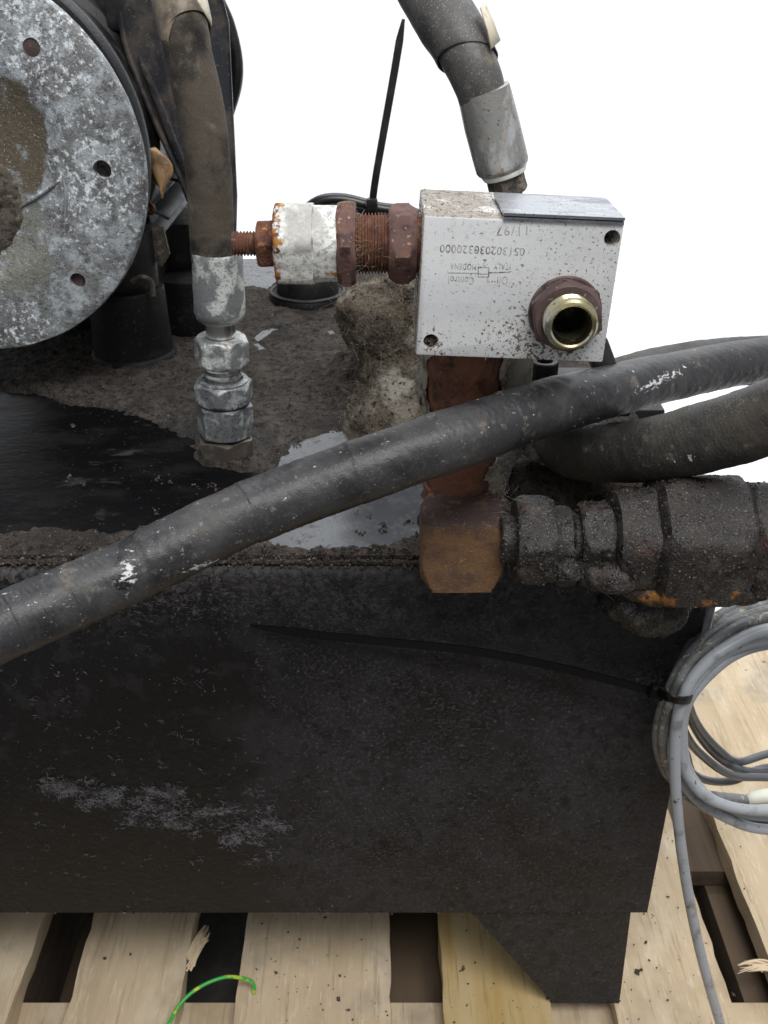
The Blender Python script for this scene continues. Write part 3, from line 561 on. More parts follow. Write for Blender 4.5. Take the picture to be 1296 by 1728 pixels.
# greasy hub
m = MB().add(*lathe((fc.x - .001, FY + .031, fc.z - .026), (0, -1, 0), [(0, 0), (0, 106 * s1), (.018, 105 * s1), (.0215, 101 * s1), (.024, 94 * s1), (.026, 80 * s1), (.027, 40 * s1), (.027, 0)], 90)); m.build('hub', 'dirty_metal', mot, disp=[(.003, 130, 4), (.0012, 500, 6)], angle=180)
# cast rib crossing the recess
a = P(30, 352, FY + .0095); b = P(108, 300, FY + .0035)
MB().add(*tube([a, (a + b) / 2 + Vector((0, -.001, 0)), b], [.0010, .0014, .0010], 8, 8)).build('casting_rib', 'flange_zinc', mot)
MB().add(*tube([P(106, 292, FY + .003), P(113, 330, FY + .0028), P(112, 380, FY + .0028), P(98, 428, FY + .003), P(72, 470, FY + .004)], [.0008, .0022, .0026, .0022, .0008], 10, 10)).build('casting_rib', 'bright_zinc', mot)
# motor body, bell and terminal box behind
m = MB().add(*lathe((fc.x + .002, FY + .014, fc.z + .008), (0, 1, 0), [(0, 0), (0, fr * .96), (.004, fr * .985), (.010, fr * .985), (.012, fr * .93), (.05, fr * .86), (.09, fr * .86), (.095, fr * .9), (.34, fr * .9), (.35, fr * .8), (.35, 0)], 96)); m.build('motor_body', 'black_metal', mot)
for k in range(14):
    th = R(-70 + k * 14); c_, s_ = math.cos(th), math.sin(th); r0 = fr * .9
    q = Vector((fc.x + c_ * (r0 + .007), FY + .23, fc.z + s_ * (r0 + .007)))
    MB().add(*rbox(*q, .016, .22, .003, .0008, Matrix.Rotation(-th, 3, 'Y'))).build('cooling_fin', 'black_metal', mot)
q = P(190, 60, .86); MB().add(*rbox(q.x - .02, .90, q.z + .02, .13, .16, .13, .004)).build('terminal_box', 'black_metal', mot)
q = P(215, 15, .80); MB().add(*rbox(q.x, .80, q.z, .026, .03, .028, .003)).build('box_latch', 'black_metal', mot)
q = P(225, 250, .90); MB().add(*rbox(q.x - .045, .95, q.z - .02, .13, .2, .23, .006)).build('void_filler_box', 'black_metal', mot)  # big dark box added to fill the black void behind the flange
# folded shroud plate
SY = .78
A = [P(197, 38, SY), P(245, -60, SY), P(372, -20, SY + .05), P(386, 38, SY + .05), P(400, 330, SY + .06), P(398, 420, SY + .06), P(352, 420, SY + .03), P(314, 328, SY)]
pl = MB().add(*prism(A, (.0, .003, 0))); pl.build('shroud_plate', 'shroud_paint', mot, angle=30)
MB().add(*tube([P(203, 20, SY - .002), P(215, 85, SY - .002), P(260, 200, SY - .002), P(300, 290, SY - .002), P(320, 340, SY - .002)], .0022, 8, 8)).build('shroud_edge', 'shroud_paint', mot)
MB().add(*tube([P(235, 95, SY - .001), P(262, 160, SY - .001), P(302, 262, SY - .001), P(325, 318, SY - .001)], [.0015, .003, .003, .0015], 8, 8, flat=.8)).build('pressed_rib', 'shroud_paint', mot)
# bracket straps and lower parts between flange and hose
MB().add(*prism([P(248, 388, .80), P(275, 384, .80), P(286, 430, .80), P(274, 450, .80), P(260, 442, .80)], (0, .004, 0))).build('bracket_strap', 'dirty_metal', mot, angle=30)
q = P(315, 455, .88); MB().add(*cyl((q.x, .88, TOPZ), (0, 0, 1), .035, .05, .003)).build('foot_mount', 'rubber_black', mot)
q = P(300, 420, .92); MB().add(*rbox(q.x - .03, .94, q.z, .11, .10, .06, .004)).build('foot_rail', 'black_metal', mot)
# rubber mount in view
q = PZ(222, 602, TOPZ); my = q.y + .0; mq = P(222, 560, my)
m = MB().add(*lathe((mq.x, my, TOPZ + .001), (0, 0, 1), [(0, 0), (0, .034), (.002, .0355), (.005, .0345), (.006, .033), (.03, .0318), (.058, .031), (.060, .030), (.060, .027), (.052, .025), (.052, 0)], 56)); m.build('rubber_mount', 'rubber_black', mot)
MB().add(*cyl((mq.x + .002, my + .004, TOPZ + .052), (0, 0, 1), .024, .055, .002)).build('mount_post', 'black_metal', mot, disp=[(.002, 90, 2)])
MB().add(*tube([P(222, 475, my - .028), P(240, 468, my - .030), P(255, 476, my - .028), P(258, 500, my - .03)], .0022, 8, 8)).build('mount_clip', 'dirty_metal', mot)
# dry leaf behind the flange
lf = thing('dry_leaf', 'curled dry brown leaf caught behind the zinc flange', 'leaf', P(262, 300, .72))
lv = []; lfc = []; nn = 10
for i in range(nn + 1):
    t = i / nn; c_ = P(248 + 26 * t, 250 + 85 * t - 10 * math.sin(3 * t), .715); wd = .011 * math.sin(math.pi * min(1, t + .08)) + .0008
    for k in range(5):
        e = (k - 2) / 2; lv.append(c_ + Vector((e * wd, .006 * e * e + .004 * math.sin(4 * t + e), -.3 * e * wd)))
for i in range(nn):
    for k in range(4): a = i * 5 + k; lfc.append((a, a + 1, a + 6, a + 5))
lo = MB().add(lv, lfc).build('blade', 'leaf', lf, angle=180, disp=[(.002, 120, 3)])
md = lo.modifiers.new('s', 'SOLIDIFY'); md.thickness = .0004
MB().add(*tube([P(274, 335, .715), P(279, 310, .712), P(280, 285, .712), P(277, 280, .712)], .0005, 6, 6)).build('stalk', 'leaf', lf)
MB().add(*tube([P(250, 340, .71), P(258, 352, .712), P(250, 362, .715)], [.003, .0035, .001], 6, 6, flat=.5)).build('leaf_scrap', 'rust', lf, disp=[(.0015, 300, 1)])

# ================================================================== HOSE with zinc fitting (upper left)
HY = .612; HX = P(383, 765, HY).x
hz = thing('hydraulic_hose', 'dusty upright hose ending in a zinc fitting screwed into the tank lid', 'hose', (HX, HY, TOPZ))
def hp(u, v, dy=0): return P(u, v, HY + dy)
hose = MB().add(*tube([hp(270, -140, .06), hp(296, -20, .03), hp(318, 90, .012), hp(340, 190, .004), hp(352, 290), hp(356, 370), hp(360, 440)], [.0150, .0146, .0139, .0137, .0137, .0136, .0136], 40, 26)).build('hose', 'dusty_hose_rubber', hz, disp=[(.0006, 40, 2), (.0003, 260, 3)], angle=180)
MB().add(*tube([hp(262, -150, .058), hp(296, -20, .029), hp(313, 50, .017), hp(321, 66, .013)], [.0162, .0158, .0150, .0146], 40, 14, cap=False, skew=(R(65), .009))).build('torn_sleeve', 'tan_sleeve', hz, disp=[(.0012, 60, 5)], angle=180)
fp = MB().add([hp(318, -30, -.012), hp(340, 10, -.016), hp(352, 30, -.016), hp(358, 44, -.010), hp(357, 30, -.004), hp(350, -2, -.002), hp(336, -40, 0)], [(0, 1, 5, 6), (1, 2, 4, 5), (2, 3, 4)]).build('sleeve_flap', 'sleeve_lip', hz, angle=180)
md = fp.modifiers.new('s', 'SOLIDIFY'); md.thickness = .0008
zz = lambda v: zat(v, HY)
def along(v): # axis point on the fitting at pixel row v: the stack leans a little
    t = (v - 420) / (765 - 420); x = P(366, 420, HY).x * (1 - t) + HX * t; return Vector((x, HY, zz(v)))
def stack(v0, v1): a, b = along(v0), along(v1); return b, (a - b).normalized(), (a - b).length
def rpx(w_, v): return w_ / 2 * mpp(v, HY)
b_, ax, L_ = stack(424, 540); r1, r0 = rpx(88, 430), rpx(86, 530)
MB().add(*lathe(b_, ax, [(0, 0), (0, r0 * .72), (.0, r0 * .80), (.002, r0 * .93), (.006, r0), (L_ * .3, r0 * .99), (L_ * .6, r0 * .985), (L_ * .9, r1 * .97), (L_ - .001, r1 * .985), (L_, r1 * .96), (L_ + .0, r1 * .9), (L_ - .004, r1 * .84), (L_ - .004, 0)], 56)).build('ferrule', 'zinc', hz, disp=[(.0004, 90, 3), (.0002, 500, 4)], angle=50)
b_, ax, L_ = stack(534, 566); MB().add(*lathe(b_, ax, [(0, 0), (0, rpx(50, 555)), (L_ * .7, rpx(51, 550)), (L_ * .75, rpx(60, 545)), (L_, rpx(66, 540)), (L_, 0)], 48)).build('tail_tube', 'bright_zinc', hz)
b_, ax, L_ = stack(568, 614); MB().add(*nut(b_, ax, rpx(82, 590) * 2, L_, rot=R(6), ch=.55)).build('swivel_nut', 'zinc', hz, disp=[(.0003, 200, 8)], angle=28)
b_, ax, L_ = stack(604, 648); MB().add(*thread(b_, ax, rpx(62, 630), L_, 4, .0006)).build('threaded_tube', 'bright_zinc', hz)
b_, ax, L_ = stack(642, 676); MB().add(*nut(b_, ax, rpx(90, 660) * 2, L_, rot=R(33), ch=.45)).build('lock_nut', 'dull_zinc', hz, disp=[(.0002, 200, 8)], angle=28)
MB().add(*lathe(along(644), ax, [(0, 0), (0, rpx(84, 640)), (.002, rpx(84, 640)), (.0026, rpx(80, 640)), (.0026, rpx(68, 640)), (-.001, rpx(66, 640))], 48)).build('nut_collar', 'dull_zinc', hz)
b_, ax, L_ = stack(679, 730); MB().add(*nut(b_, ax, rpx(84, 715) * 2, L_, rot=R(6), ch=.2)).build('adapter_nut', 'dull_zinc', hz, disp=[(.0003, 160, 9)], angle=28)
b_ = Vector((HX, HY, TOPZ)); MB().add(*nut(b_, (0, 0, 1), rpx(86, 755) * 2, zz(733) - TOPZ - .0004, rot=R(18), ch=.2)).build('base_nut', 'brown_nut', hz, disp=[(.0004, 160, 9)], angle=28)
MB().add(*lathe(b_, (0, 0, 1), [(0, 0), (0, rpx(112, 765)), (.0012, rpx(106, 765)), (.002, rpx(90, 765)), (.002, 0)], 48)).build('dirt_ring', 'tank_dirt', hz, disp=[(.001, 250, 2)], angle=180)

# ================================================================== HOSE with ferrule behind the block (top)
BY = .53
h2 = thing('hydraulic_hose', 'grey hose in split sleeve with crimped ferrule coming down behind the aluminium block', 'hose', P(858, 360, BY))
def bp(u, v, dy=0): return P(u, v, BY + dy)
axp = [bp(815, 152), bp(850, 288)]
d2 = (axp[1] - axp[0]).normalized(); L2 = (axp[1] - axp[0]).length; fr2 = 46 * mpp(220, BY)
MB().add(*tube([bp(640, -190, .09), bp(700, -70, .05), bp(750, 20, .02), bp(785, 90, .004), bp(806, 138), bp(813, 165)], [.0155, .0150, .0142, .0130, .0124, .0118], 36, 18)).build('hose', 'grey_hose_rubber', h2, disp=[(.0006, 60, 2)], angle=180)
slv = MB().add(*tube([bp(636, -195, .09), bp(696, -72, .05), bp(744, 18, .02), bp(772, 66, .008), bp(789, 100, .003)], [.0175, .0166, .0156, .0148, .0143], 40, 18, cap=False, skew=(R(182), .0058))).build('split_sleeve', 'grey_hose_rubber', h2, disp=[(.0008, 45, 6)], angle=180)
md = slv.modifiers.new('s', 'SOLIDIFY'); md.thickness = .0008
fl_ = MB().add([bp(812, 12, -.006), bp(824, 50, -.008), bp(830, 82, -.009), bp(845, 68, -.002), bp(834, 38, .001), bp(820, 6, .002)], [(0, 1, 4, 5), (1, 2, 3, 4)]).build('sleeve_flap', 'sleeve_lip', h2, angle=180)
md = fl_.modifiers.new('s', 'SOLIDIFY'); md.thickness = .0009
MB().add(*lathe(axp[0], d2, [(0, 0), (0, fr2 * .9), (.0005, fr2 * .955), (.003, fr2 * .96), (L2 * .4, fr2 * .99), (L2 * .8, fr2), (L2 * .93, fr2), (L2 * .97, fr2 * .95), (L2, fr2 * .86), (L2, 0)], 56)).build('ferrule', 'ferrule_metal', h2, disp=[(.0005, 70, 3), (.0002, 400, 2)], angle=50)
MB().add(*lathe(axp[0] + d2 * (L2 - .0005), d2, [(0, 0), (0, fr2 * .84), (.0012, fr2 * .86), (.003, fr2 * .80), (.003, 0)], 48)).build('seal_ring', 'white_ring', h2)
MB().add(*nut(axp[0] + d2 * (L2 + .002), d2, fr2 * 1.28, .010, rot=R(10))).build('nut', 'dirty_metal', h2, disp=[(.0006, 200, 2)])
MB().add(*tube([axp[0] + d2 * (L2 + .01), axp[0] + d2 * (L2 + .03), axp[0] + d2 * (L2 + .07)], .0065, 20, 6)).build('stem', 'dirty_metal', h2)

# ================================================================== RELIEF VALVE: block, port, cartridge
KY = .428; KD = .055
ctr = (P(718, 365, KY) + P(1058, 376, KY) + P(703, 600, KY) + P(1010, 612, KY)) / 4
KW = .0855; KH = .0625; TH = R(2.4)
RM = Matrix.Rotation(TH, 3, 'Y')          # clockwise lean in the picture
rv = thing('relief_valve', 'bright aluminium valve block with rusty adjuster, brass-coloured open port and stamped lettering', 'valve', (ctr.x, KY + KD / 2, ctr.z - KH / 2))
def K(x, y, z): return Vector((ctr.x, KY, ctr.z)) + RM @ Vector((x, y, z))   # block coordinates, y back from the front face
kb = MB().add(*rbox(*K(0, KD / 2, 0), KW, KD, KH, .0009, RM)); blk = kb.build('valve_block', 'aluminium', rv, angle=30)
def kc(u, v):          # pixel on the block front -> block x,z
    q = RM.inverted() @ (P(u, v, KY) - Vector((ctr.x, KY, ctr.z))); return q.x, q.z
cut = []
base = Vector(rv['_base'])
for (u, v, r, dep) in ((1033, 402, .0035, .03), (727, 576, .0034, .02), (952, 524, .013, .012)):
    x, z = kc(u, v); c_ = MB().add(*cyl(K(x, -.01, z) - base, RM @ Vector((0, 1, 0)), r, .01 + dep, .0002, 28)).build('cut', 'bore'); c_.location = base; cut.append(c_)
bpy.context.view_layer.update(); boolean(blk, cut)
x, z = kc(727, 576); crumbs([K(x + random.gauss(0, .0012), .002, z + random.gauss(0, .0012)) for _ in range(24)], [random.uniform(.0005, .0011) for _ in range(24)]).build('hole_dirt', 'crumb', blk, kind='stuff', merge=False)
# chrome plate clipped on top
xl, _ = kc(848, 375); xr = KW / 2 - .0004
for nm, mm, y0_, y1_, z0_, z1_, dx in (('name_plate', 'chrome_plate', -.0012, .040, .0016, .0028, 0), ('plate_gap_shade', 'black_metal', .0004, .036, .0001, .0015, .0008), ('plate_lip', 'chrome_plate', -.0009, .001, -.0004, .0010, .0003)):  # the black strip under the plate stands in for the gap's shade
    a_ = [K(xl + dx, y0_, KH / 2 + z0_), K(xl + dx, y0_, KH / 2 + z1_), K(xl + dx - .0004, y1_, KH / 2 + z1_), K(xl + dx - .0004, y1_, KH / 2 + z0_)]
    MB().add(*prism(a_, RM @ Vector((xr - xl - dx, 0, 0)))).build(nm, mm, blk, angle=30)
# lettering, stamped upside down
def letters(txt, u, v, size, sx=1., rotx=0., name='stamped_letters', nar=1.):
    cu = bpy.data.curves.new('t', 'FONT'); cu.body = txt; cu.size = size; cu.align_x = 'CENTER'; cu.align_y = 'CENTER'; cu.extrude = .00004; cu.resolution_u = 3
    cu.space_character = sx; cu.offset = 0 if size > .003 else 0
    t = bpy.data.objects.new('t', cu); C.objects.link(t); dg = bpy.context.evaluated_depsgraph_get(); me = bpy.data.meshes.new_from_object(t.evaluated_get(dg)); bpy.data.objects.remove(t)
    x_, z_ = kc(u, v)
    # face -Y, then turned half round
    M_ = Matrix.Translation(K(x_, -.00007, z_) - base) @ (RM @ Matrix.Rotation(math.pi + rotx, 3, 'Y') @ Matrix.Rotation(math.pi / 2, 3, 'X')).to_4x4()
    me.transform(Matrix.Diagonal((nar, 1, 1, 1))); me.transform(M_); me.materials.clear(); me.materials.append(MATS['engraving'])
    o = bpy.data.objects.new(name, me); C.objects.link(o); o.parent = blk; o['_base'] = tuple(base); return o
letters('11/97', 866, 388, .0056, 1.15, R(-4))
letters('051302030320000', 814, 421, .0050, 1.05, nar=.94)
letters('ITALY', 848, 449, .0038, 1.15, nar=.66); letters('MODENA', 782, 449, .0038, 1.15, nar=.64); letters('2', 818, 443, .0046, nar=.8)
letters('Oil', 848, 472, .0052, 1.15, nar=.66); letters('Control', 778, 472, .0050, 1.1, nar=.64)
def stroke(u0, v0, u1, v1, w_=.00022):
    (x0, z0), (x1, z1) = kc(u0, v0), kc(u1, v1); d = Vector((x1 - x0, 0, z1 - z0)).normalized(); n_ = Vector((-d.z, 0, d.x)) * w_
    q = [K(x0 + n_.x, -.0001, z0 + n_.z), K(x1 + n_.x, -.0001, z1 + n_.z), K(x1 - n_.x, -.0001, z1 - n_.z), K(x0 - n_.x, -.0001, z0 - n_.z)]
    return prism(q, (0, .00008, 0))
sy = MB()
for s_ in ((756, 460, 807, 461), (825, 460, 860, 459), (807, 451, 807, 467), (825, 451, 825, 467), (807, 451, 825, 451), (807, 462, 825, 462), (807, 467, 825, 467), (823, 467, 823, 475), (823, 475, 827, 475), (829, 475, 832, 475), (834, 475, 836, 475)): sy.add(*stroke(*s_))
sy.build('stamped_symbol', 'engraving', blk, merge=False)
# port fitting
po = MB; pn = RM @ Vector((0, -1, 0)); x, z = kc(953, 526)
port = MB().add(*lathe(K(x, .0002, z), pn, [(0, .0074), (0, .0163), (.0012, .0163), (.0016, .0158), (.0016, .0074)], 56)).build('port_fitting', 'port_rust', rv, angle=30)
MB().add(*nut(K(x, -.0015, z), pn, .0292, .0085, rot=R(20), ch=.5, bore=.0074)).build('hex_body', 'port_rust', port, disp=[(.0004, 180, 3)], angle=28)
rt, rb = .0116, .0073
pt = [(0, rt - .0008)]
for i in range(5): a0 = .001 + .0062 * i / 5; pt += [(a0, rt - .0006), (a0 + .0004, rt), (a0 + .0008, rt - .0001)]
pt += [(.0078, rt - .0002), (.0090, rt - .0003), (.0100, rt - .0012), (.0103, rt - .0022), (.0098, rt - .0030), (.0072, rb + .0004), (.0064, rb), (-.006, rb)]
MB().add(*lathe(K(x, -.0098, z), pn, pt, 72)).build('threaded_tube', 'brass', port, angle=30)
MB().add(*lathe(K(x, .0118, z), pn, [(0, 0), (0, rb * .99), (.0275, rb * .985), (.0278, rb * .995), (.0278, rb * 1.01)], 48)).build('bore_wall', 'bore', port, angle=30)
# crumbs on the block face
q_, n_ = onmesh(blk, 60000, lambda p, n: (n[:, 1] < -.5) | (n[:, 2] > .5) | (n[:, 0] < -.5))
pc = np.array(P(915, 590, KY)); d_ = np.linalg.norm((q_ - pc) * np.array([1, .2, 1.1]), axis=1); pc2 = np.array(P(740, 595, KY)); d3 = np.linalg.norm(q_ - pc2, axis=1)
bz = (np.array(Vector((ctr.x, KY, ctr.z)))[2] - KH / 2); lowz = np.exp(-((q_[:, 2] - bz) / .004) ** 2)
prob = .42 * np.exp(-(d_ / .016) ** 2) + .12 * np.exp(-(d3 / .012) ** 2) + .10 * lowz + .006 + .10 * (n_[:, 2] > .5) * (q_[:, 0] < P(848, 350, .45).x) + .25 * (n_[:, 0] < -.5)
k_ = RNG.random(len(q_)) < prob * .8; q_ = q_[k_]
crumbs(q_, np.abs(RNG.normal(0, .00024, len(q_))) + .00011).build('clinging_grit', 'pale_crumb', blk, merge=False, kind='stuff')
hairs(q_[RNG.random(len(q_)) < .10], .0022, .00005).build('clinging_lint', 'lint', blk, merge=False, kind='stuff')
# ---- adjuster cartridge to the left
AY = .452; AX = RM @ Vector((1, 0, 0)) ; av = 411
def ca(u, v=None): return P(u, av if v is None else v, AY)
zc = zat(411, AY)
def cp_(u): return Vector((P(u, 411, AY).x, AY, zc))
X1 = Vector((1, 0, 0)); px = mpp(411, AY)
cart = MB().add(*lathe(cp_(466), X1, [(0, 0), (0, 8 * px), (.0, 64 * px), (.0008, 70 * px), (.0016, 73 * px), ((530 - 466) * px - .0008, 73 * px), ((530 - 466) * px, 70 * px), ((531 - 466) * px, 0)], 72, 6, 131 * px, R(13))).build('adjuster_cartridge', 'white_corrosion', rv, disp=[(.0004, 160, 2), (.0002, 600, 3)], angle=30)
MB().add(*lathe(cp_(529), X1, [(0, 0), (0, 62 * px), (.001, 66 * px), (40 * px, 66 * px), (42 * px, 65 * px), (42 * px, 0)], 72, 6, 123 * px, R(13))).build('cap_body', 'white_corrosion', cart, disp=[(.0004, 160, 5)], angle=30)
MB().add(*nut(cp_(570), X1, 134 * px, 31 * px, rot=R(10), ch=.7)).build('rusty_collar', 'purple_rust', cart, disp=[(.0006, 180, 2)], angle=30)
MB().add(*thread(cp_(598), X1, 50 * px, 60 * px, 11, .0011, 56)).build('threaded_sleeve', 'rust', cart, disp=[(.0002, 400, 2)], angle=25)
MB().add(*nut(cp_(656), X1, 118 * px, 46 * px, rot=R(-6), ch=.7)).build('hex_nut', 'purple_rust', cart, disp=[(.0004, 150, 7)], angle=28)
MB().add(*cyl(cp_(700), X1, 48 * px, .008, .0004)).build('neck', 'rust', cart)
MB().add(*nut(cp_(435), X1, 74 * px, 31 * px, rot=R(12), ch=.5)).build('lock_nut', 'rust', cart, disp=[(.0006, 200, 2)], angle=28)
MB().add(*thread(cp_(393), X1, 20.5 * px, 44 * px, 8, .0007, 36)).build('adjuster_stem', 'rust', cart, disp=[(.0001, 500, 2)], angle=25)
pts = [cp_(random.uniform(596, 604) if random.random() < .7 else random.uniform(600, 655)) + Vector((0, math.cos(a) * -51 * px, math.sin(a) * 51 * px)) for a in [random.uniform(-1.2, 1.2) for _ in range(150)]]
hairs(pts, .004, .00006).build('lint', 'lint', cart, merge=False, kind='stuff')

# ================================================================== RISER PIPE with square elbow
EY = .457; ex = P(780, 640, EY).x
el = thing('pipe_elbow', 'rusty upright pipe ending in an orange-brown square elbow at the tank edge', 'pipe fitting', (ex, EY, TOPZ))
zk = ctr.z - KH / 2 + .001; zc0 = P(780, 890, .4365).z; zc1 = P(780, 1000, .4365).z
xe = (P(712, 900, .44).x + P(854, 900, .44).x) / 2; we = (854 - 712) * mpp(900, .4365)
pb = P(772, 838, .492); ptp = Vector((P(782, 612, .462).x, .462, zk)); pax = ptp - pb; pL = pax.length
x0_ = pb.x
rp = MB().add(*lathe(pb, pax, [(0, 0), (0, .0184)] + [(pL * t, .0184 + .0008 * t) for t in np.linspace(.05, .95, 16)] + [(pL, .0192), (pL, 0)], 56)).build('riser_pipe', 'pipe_rust', el, disp=[(.0007, 70, 3), (.0004, 300, 4)], angle=60)
MB().add(*lathe(pb + pax * .10, pax, [(0, 0), (0, .0196), (.002, .0203), (.004, .0196), (.0045, .018), (.0045, 0)], 48)).build('collar', 'pipe_rust', el, disp=[(.0005, 200, 4)])
he = zc0 - zc1
MB().add(*lathe((xe - we / 2, EY - .0005, (zc0 + zc1) / 2), X1, nutprof(he, we, 4, .34, 7), 96, 4, he, R(45))).build('elbow_body', 'orange_rust', el, disp=[(.0004, 140, 5), (.00015, 700, 2)], angle=28)
# shredded wrap clinging to the pipe
def wrap(th0, th1, z0, z1, r, seed):
    nu, nv = 26, 34; V = []; Fc = []
    g = np.array([(a, b) for b in np.linspace(0, 1, nv) for a in np.linspace(0, 1, nu)])
    e0 = fbm(np.stack([g[:, 1] * 3, g[:, 1] * 0 + seed, g[:, 1] * 0], 1), 2.2, 3, seed) * 1.1; e1 = fbm(np.stack([g[:, 1] * 3, g[:, 1] * 0 + seed + 9, g[:, 1] * 0], 1), 2.2, 3, seed) * 1.1
    zz0 = fbm(np.stack([g[:, 0] * 3, g[:, 0] * 0 + seed, g[:, 0] * 0], 1), 2.5, 3, seed + 3) * .024
    for (a, b), x, y, zo in zip(g, e0, e1, zz0):
        th = th0 + x + (th1 + y - th0 - x) * a; z = z0 + (z1 - z0) * b + zo * (1 - b); t_ = (z - pb.z) / (zk - pb.z); cc_ = pb + pax * t_; cx = cc_.x
        rr = r + .0012 + .0035 * float(math.sin(a * 3.14159)) * (.6 + .4 * math.sin(b * 9 + seed)); V.append((cx + rr * math.cos(th), cc_.y + rr * math.sin(th), z))
    for j_ in range(nv - 1):
        for i_ in range(nu - 1): a = j_ * nu + i_; Fc.append((a, a + 1, a + nu + 1, a + nu))
    o = MB().add(V, Fc).build('torn_wrap', 'pale_wrap', el, disp=[(.0016, 140, seed), (.0008, 500, seed + 1)], angle=180)
    md = o.modifiers.new('s', 'SOLIDIFY'); md.thickness = .0008
    q_, n_ = onmesh(o, 160); hairs(q_, .006, .00006).build('wrap_fibres', 'lint', o, merge=False, kind='stuff')
wrap(R(160), R(212), P(700, 705, .475).z, zk - .001, .0190, 4)
wrap(R(-22), R(20), P(850, 690, .475).z, zk - .001, .0190, 7)
wrap(R(-45), R(20), P(835, 845, .488).z, P(835, 770, .485).z, .0186, 9)
hp_ = [P(random.uniform(838, 850), random.uniform(780, 880), EY - .008) for _ in range(60)]
hairs(hp_, .008, .00005).build('lint', 'lint', el, merge=False, kind='stuff')
hairs([P(random.gauss(805, 18), random.gauss(788, 4), .474) for _ in range(80)], .004, .00006).build('lint', 'lint', el, merge=False, kind='stuff')

# dusty sleeve behind the riser, bracket and socket screw under the block
bk = thing('mounting_bracket', 'black bracket with socket head screw under the aluminium block', 'bracket', P(917, 650, .50))
MB().add(*rbox(*P(945, 660, .52), .07, .05, .010, .0015)).build('bracket_plate', 'black_metal', bk, disp=[(.0004, 100, 1)])
q = P(917, 640, .485)
MB().add(*lathe(q, (0, 0, 1), [(0, 0), (0, .0072), (.0095, .0072), (.0102, .0066), (.0102, .0042), (.0045, .004), (.0045, 0)], 36)).build('socket_screw', 'black_metal', bk)
MB().add(*cyl(P(868, 660, .475), (0, 0, 1), .0085, .026, .001)).build('dusty_sleeve', 'pale_wrap', bk, disp=[(.0012, 130, 2)])
MB().add(*rbox(*P(1012, 600, .50), .012, .03, .028, .002, Matrix.Rotation(R(-25), 3, 'Y'))).build('bracket_tab', 'black_metal', bk)

# ================================================================== DIRT CLUMP
DY = .655
dc = thing('dirt_clump', 'brown fibrous clump of caked dirt left of the valve block', 'dirt', (P(650, 650, DY).x, DY, TOPZ))
ux = lambda u, v: P(u, v, DY)
d1 = MB().add(*tube([ux(672, 745), ux(668, 690), ux(660, 640), ux(652, 590), ux(640, 545), ux(632, 500), ux(628, 478)], [.046, .035, .0245, .0205, .028, .027, .013], 64, 14))
d1o = d1.build('caked_fitting', 'dirt_clump', dc, disp=[(.007, 30, 3), (.0022, 120, 5), (.0014, 420, 8)], angle=180)
d2o = MB().add(*tube([ux(700, 470), ux(690, 560), ux(700, 620), ux(712, 690)], [.020, .022, .018, .012], 48, 14)).build('caked_side', 'dirt_clump', dc, disp=[(.005, 40, 13), (.0018, 200, 15), (.001, 500, 16)], angle=180)
for o_ in (d1o, d2o):
    q_, n_ = onmesh(o_, 2500); crumbs(q_, np.abs(RNG.normal(0, .0006, len(q_))) + .0003).build('crumbs', 'dirt_clump', dc, merge=False, kind='stuff')
    q_, n_ = onmesh(o_, 1800); hairs(q_, .007, .00008).build('fibres', 'lint', dc, merge=False, kind='stuff')

# ================================================================== BALL VALVE LINE on the right
VY = .44; vz = zat(910, VY); pv = mpp(910, VY)
bv = thing('ball_valve', 'greasy rust-brown pipe valve and unions along the tank edge under the hoses', 'valve', (P(1100, 910, VY).x, VY, vz - .03))
def cv(u, dz=0): return Vector((P(u, 910, VY).x, VY, vz + dz))
gr = [(.0007, 120, 2), (.0004, 500, 5)]
MB().add(*nut(cv(868), X1, 138 * pv, 62 * pv, rot=R(17), ch=.6)).build('union_nut', 'greasy_steel', bv, disp=gr, angle=40)
MB().add(*cyl(cv(845), X1, 40 * pv, 40 * pv)).build('stub_pipe', 'greasy_steel', bv)
MB().add(*lathe(cv(928), X1, [(0, 0), (0, 52 * pv), (8 * pv, 56 * pv), (30 * pv, 56 * pv), (38 * pv, 44 * pv), (50 * pv, 44 * pv), (50 * pv, 0)], 56)).build('spigot', 'greasy_steel', bv, disp=gr, angle=40)
MB().add(*nut(cv(974), X1, 120 * pv, 56 * pv, rot=R(17), ch=.5)).build('union_nut', 'greasy_steel', bv, disp=gr, angle=40)
MB().add(*lathe(cv(1028), X1, [(0, 0), (0, 70 * pv), (4 * pv, 84 * pv), (30 * pv, 92 * pv), (66 * pv, 96 * pv), (90 * pv, 100 * pv), (90 * pv, 0)], 72, 6, 176 * pv, R(26))).build('end_piece', 'greasy_rust', bv, disp=gr, angle=50)
MB().add(*lathe(cv(1092), X1, [(0, 0), (0, 96 * pv), (10 * pv, 112 * pv), (30 * pv, 122 * pv), (120 * pv, 122 * pv), (145 * pv, 110 * pv), (160 * pv, 90 * pv), (160 * pv, 0)], 72, 6, 216 * pv, R(26))).build('valve_body', 'greasy_rust', bv, disp=[(.0006, 90, 2), (.0005, 400, 5)], angle=40)
MB().add(*nut(cv(1246), X1, 190 * pv, 120 * pv, rot=R(28), ch=.4)).build('end_nut', 'greasy_rust', bv, disp=gr, angle=40)
MB().add(*tube([cv(1040, -.028) + Vector((0, -.005, 0)), cv(1090, -.036), cv(1140, -.037), cv(1180, -.033)], [.011, .019, .018, .009], 40, 12)).build('hanging_grime', 'wet_dirt', bv, disp=[(.004, 80, 1), (.003, 220, 3), (.001, 600, 4)], angle=180)
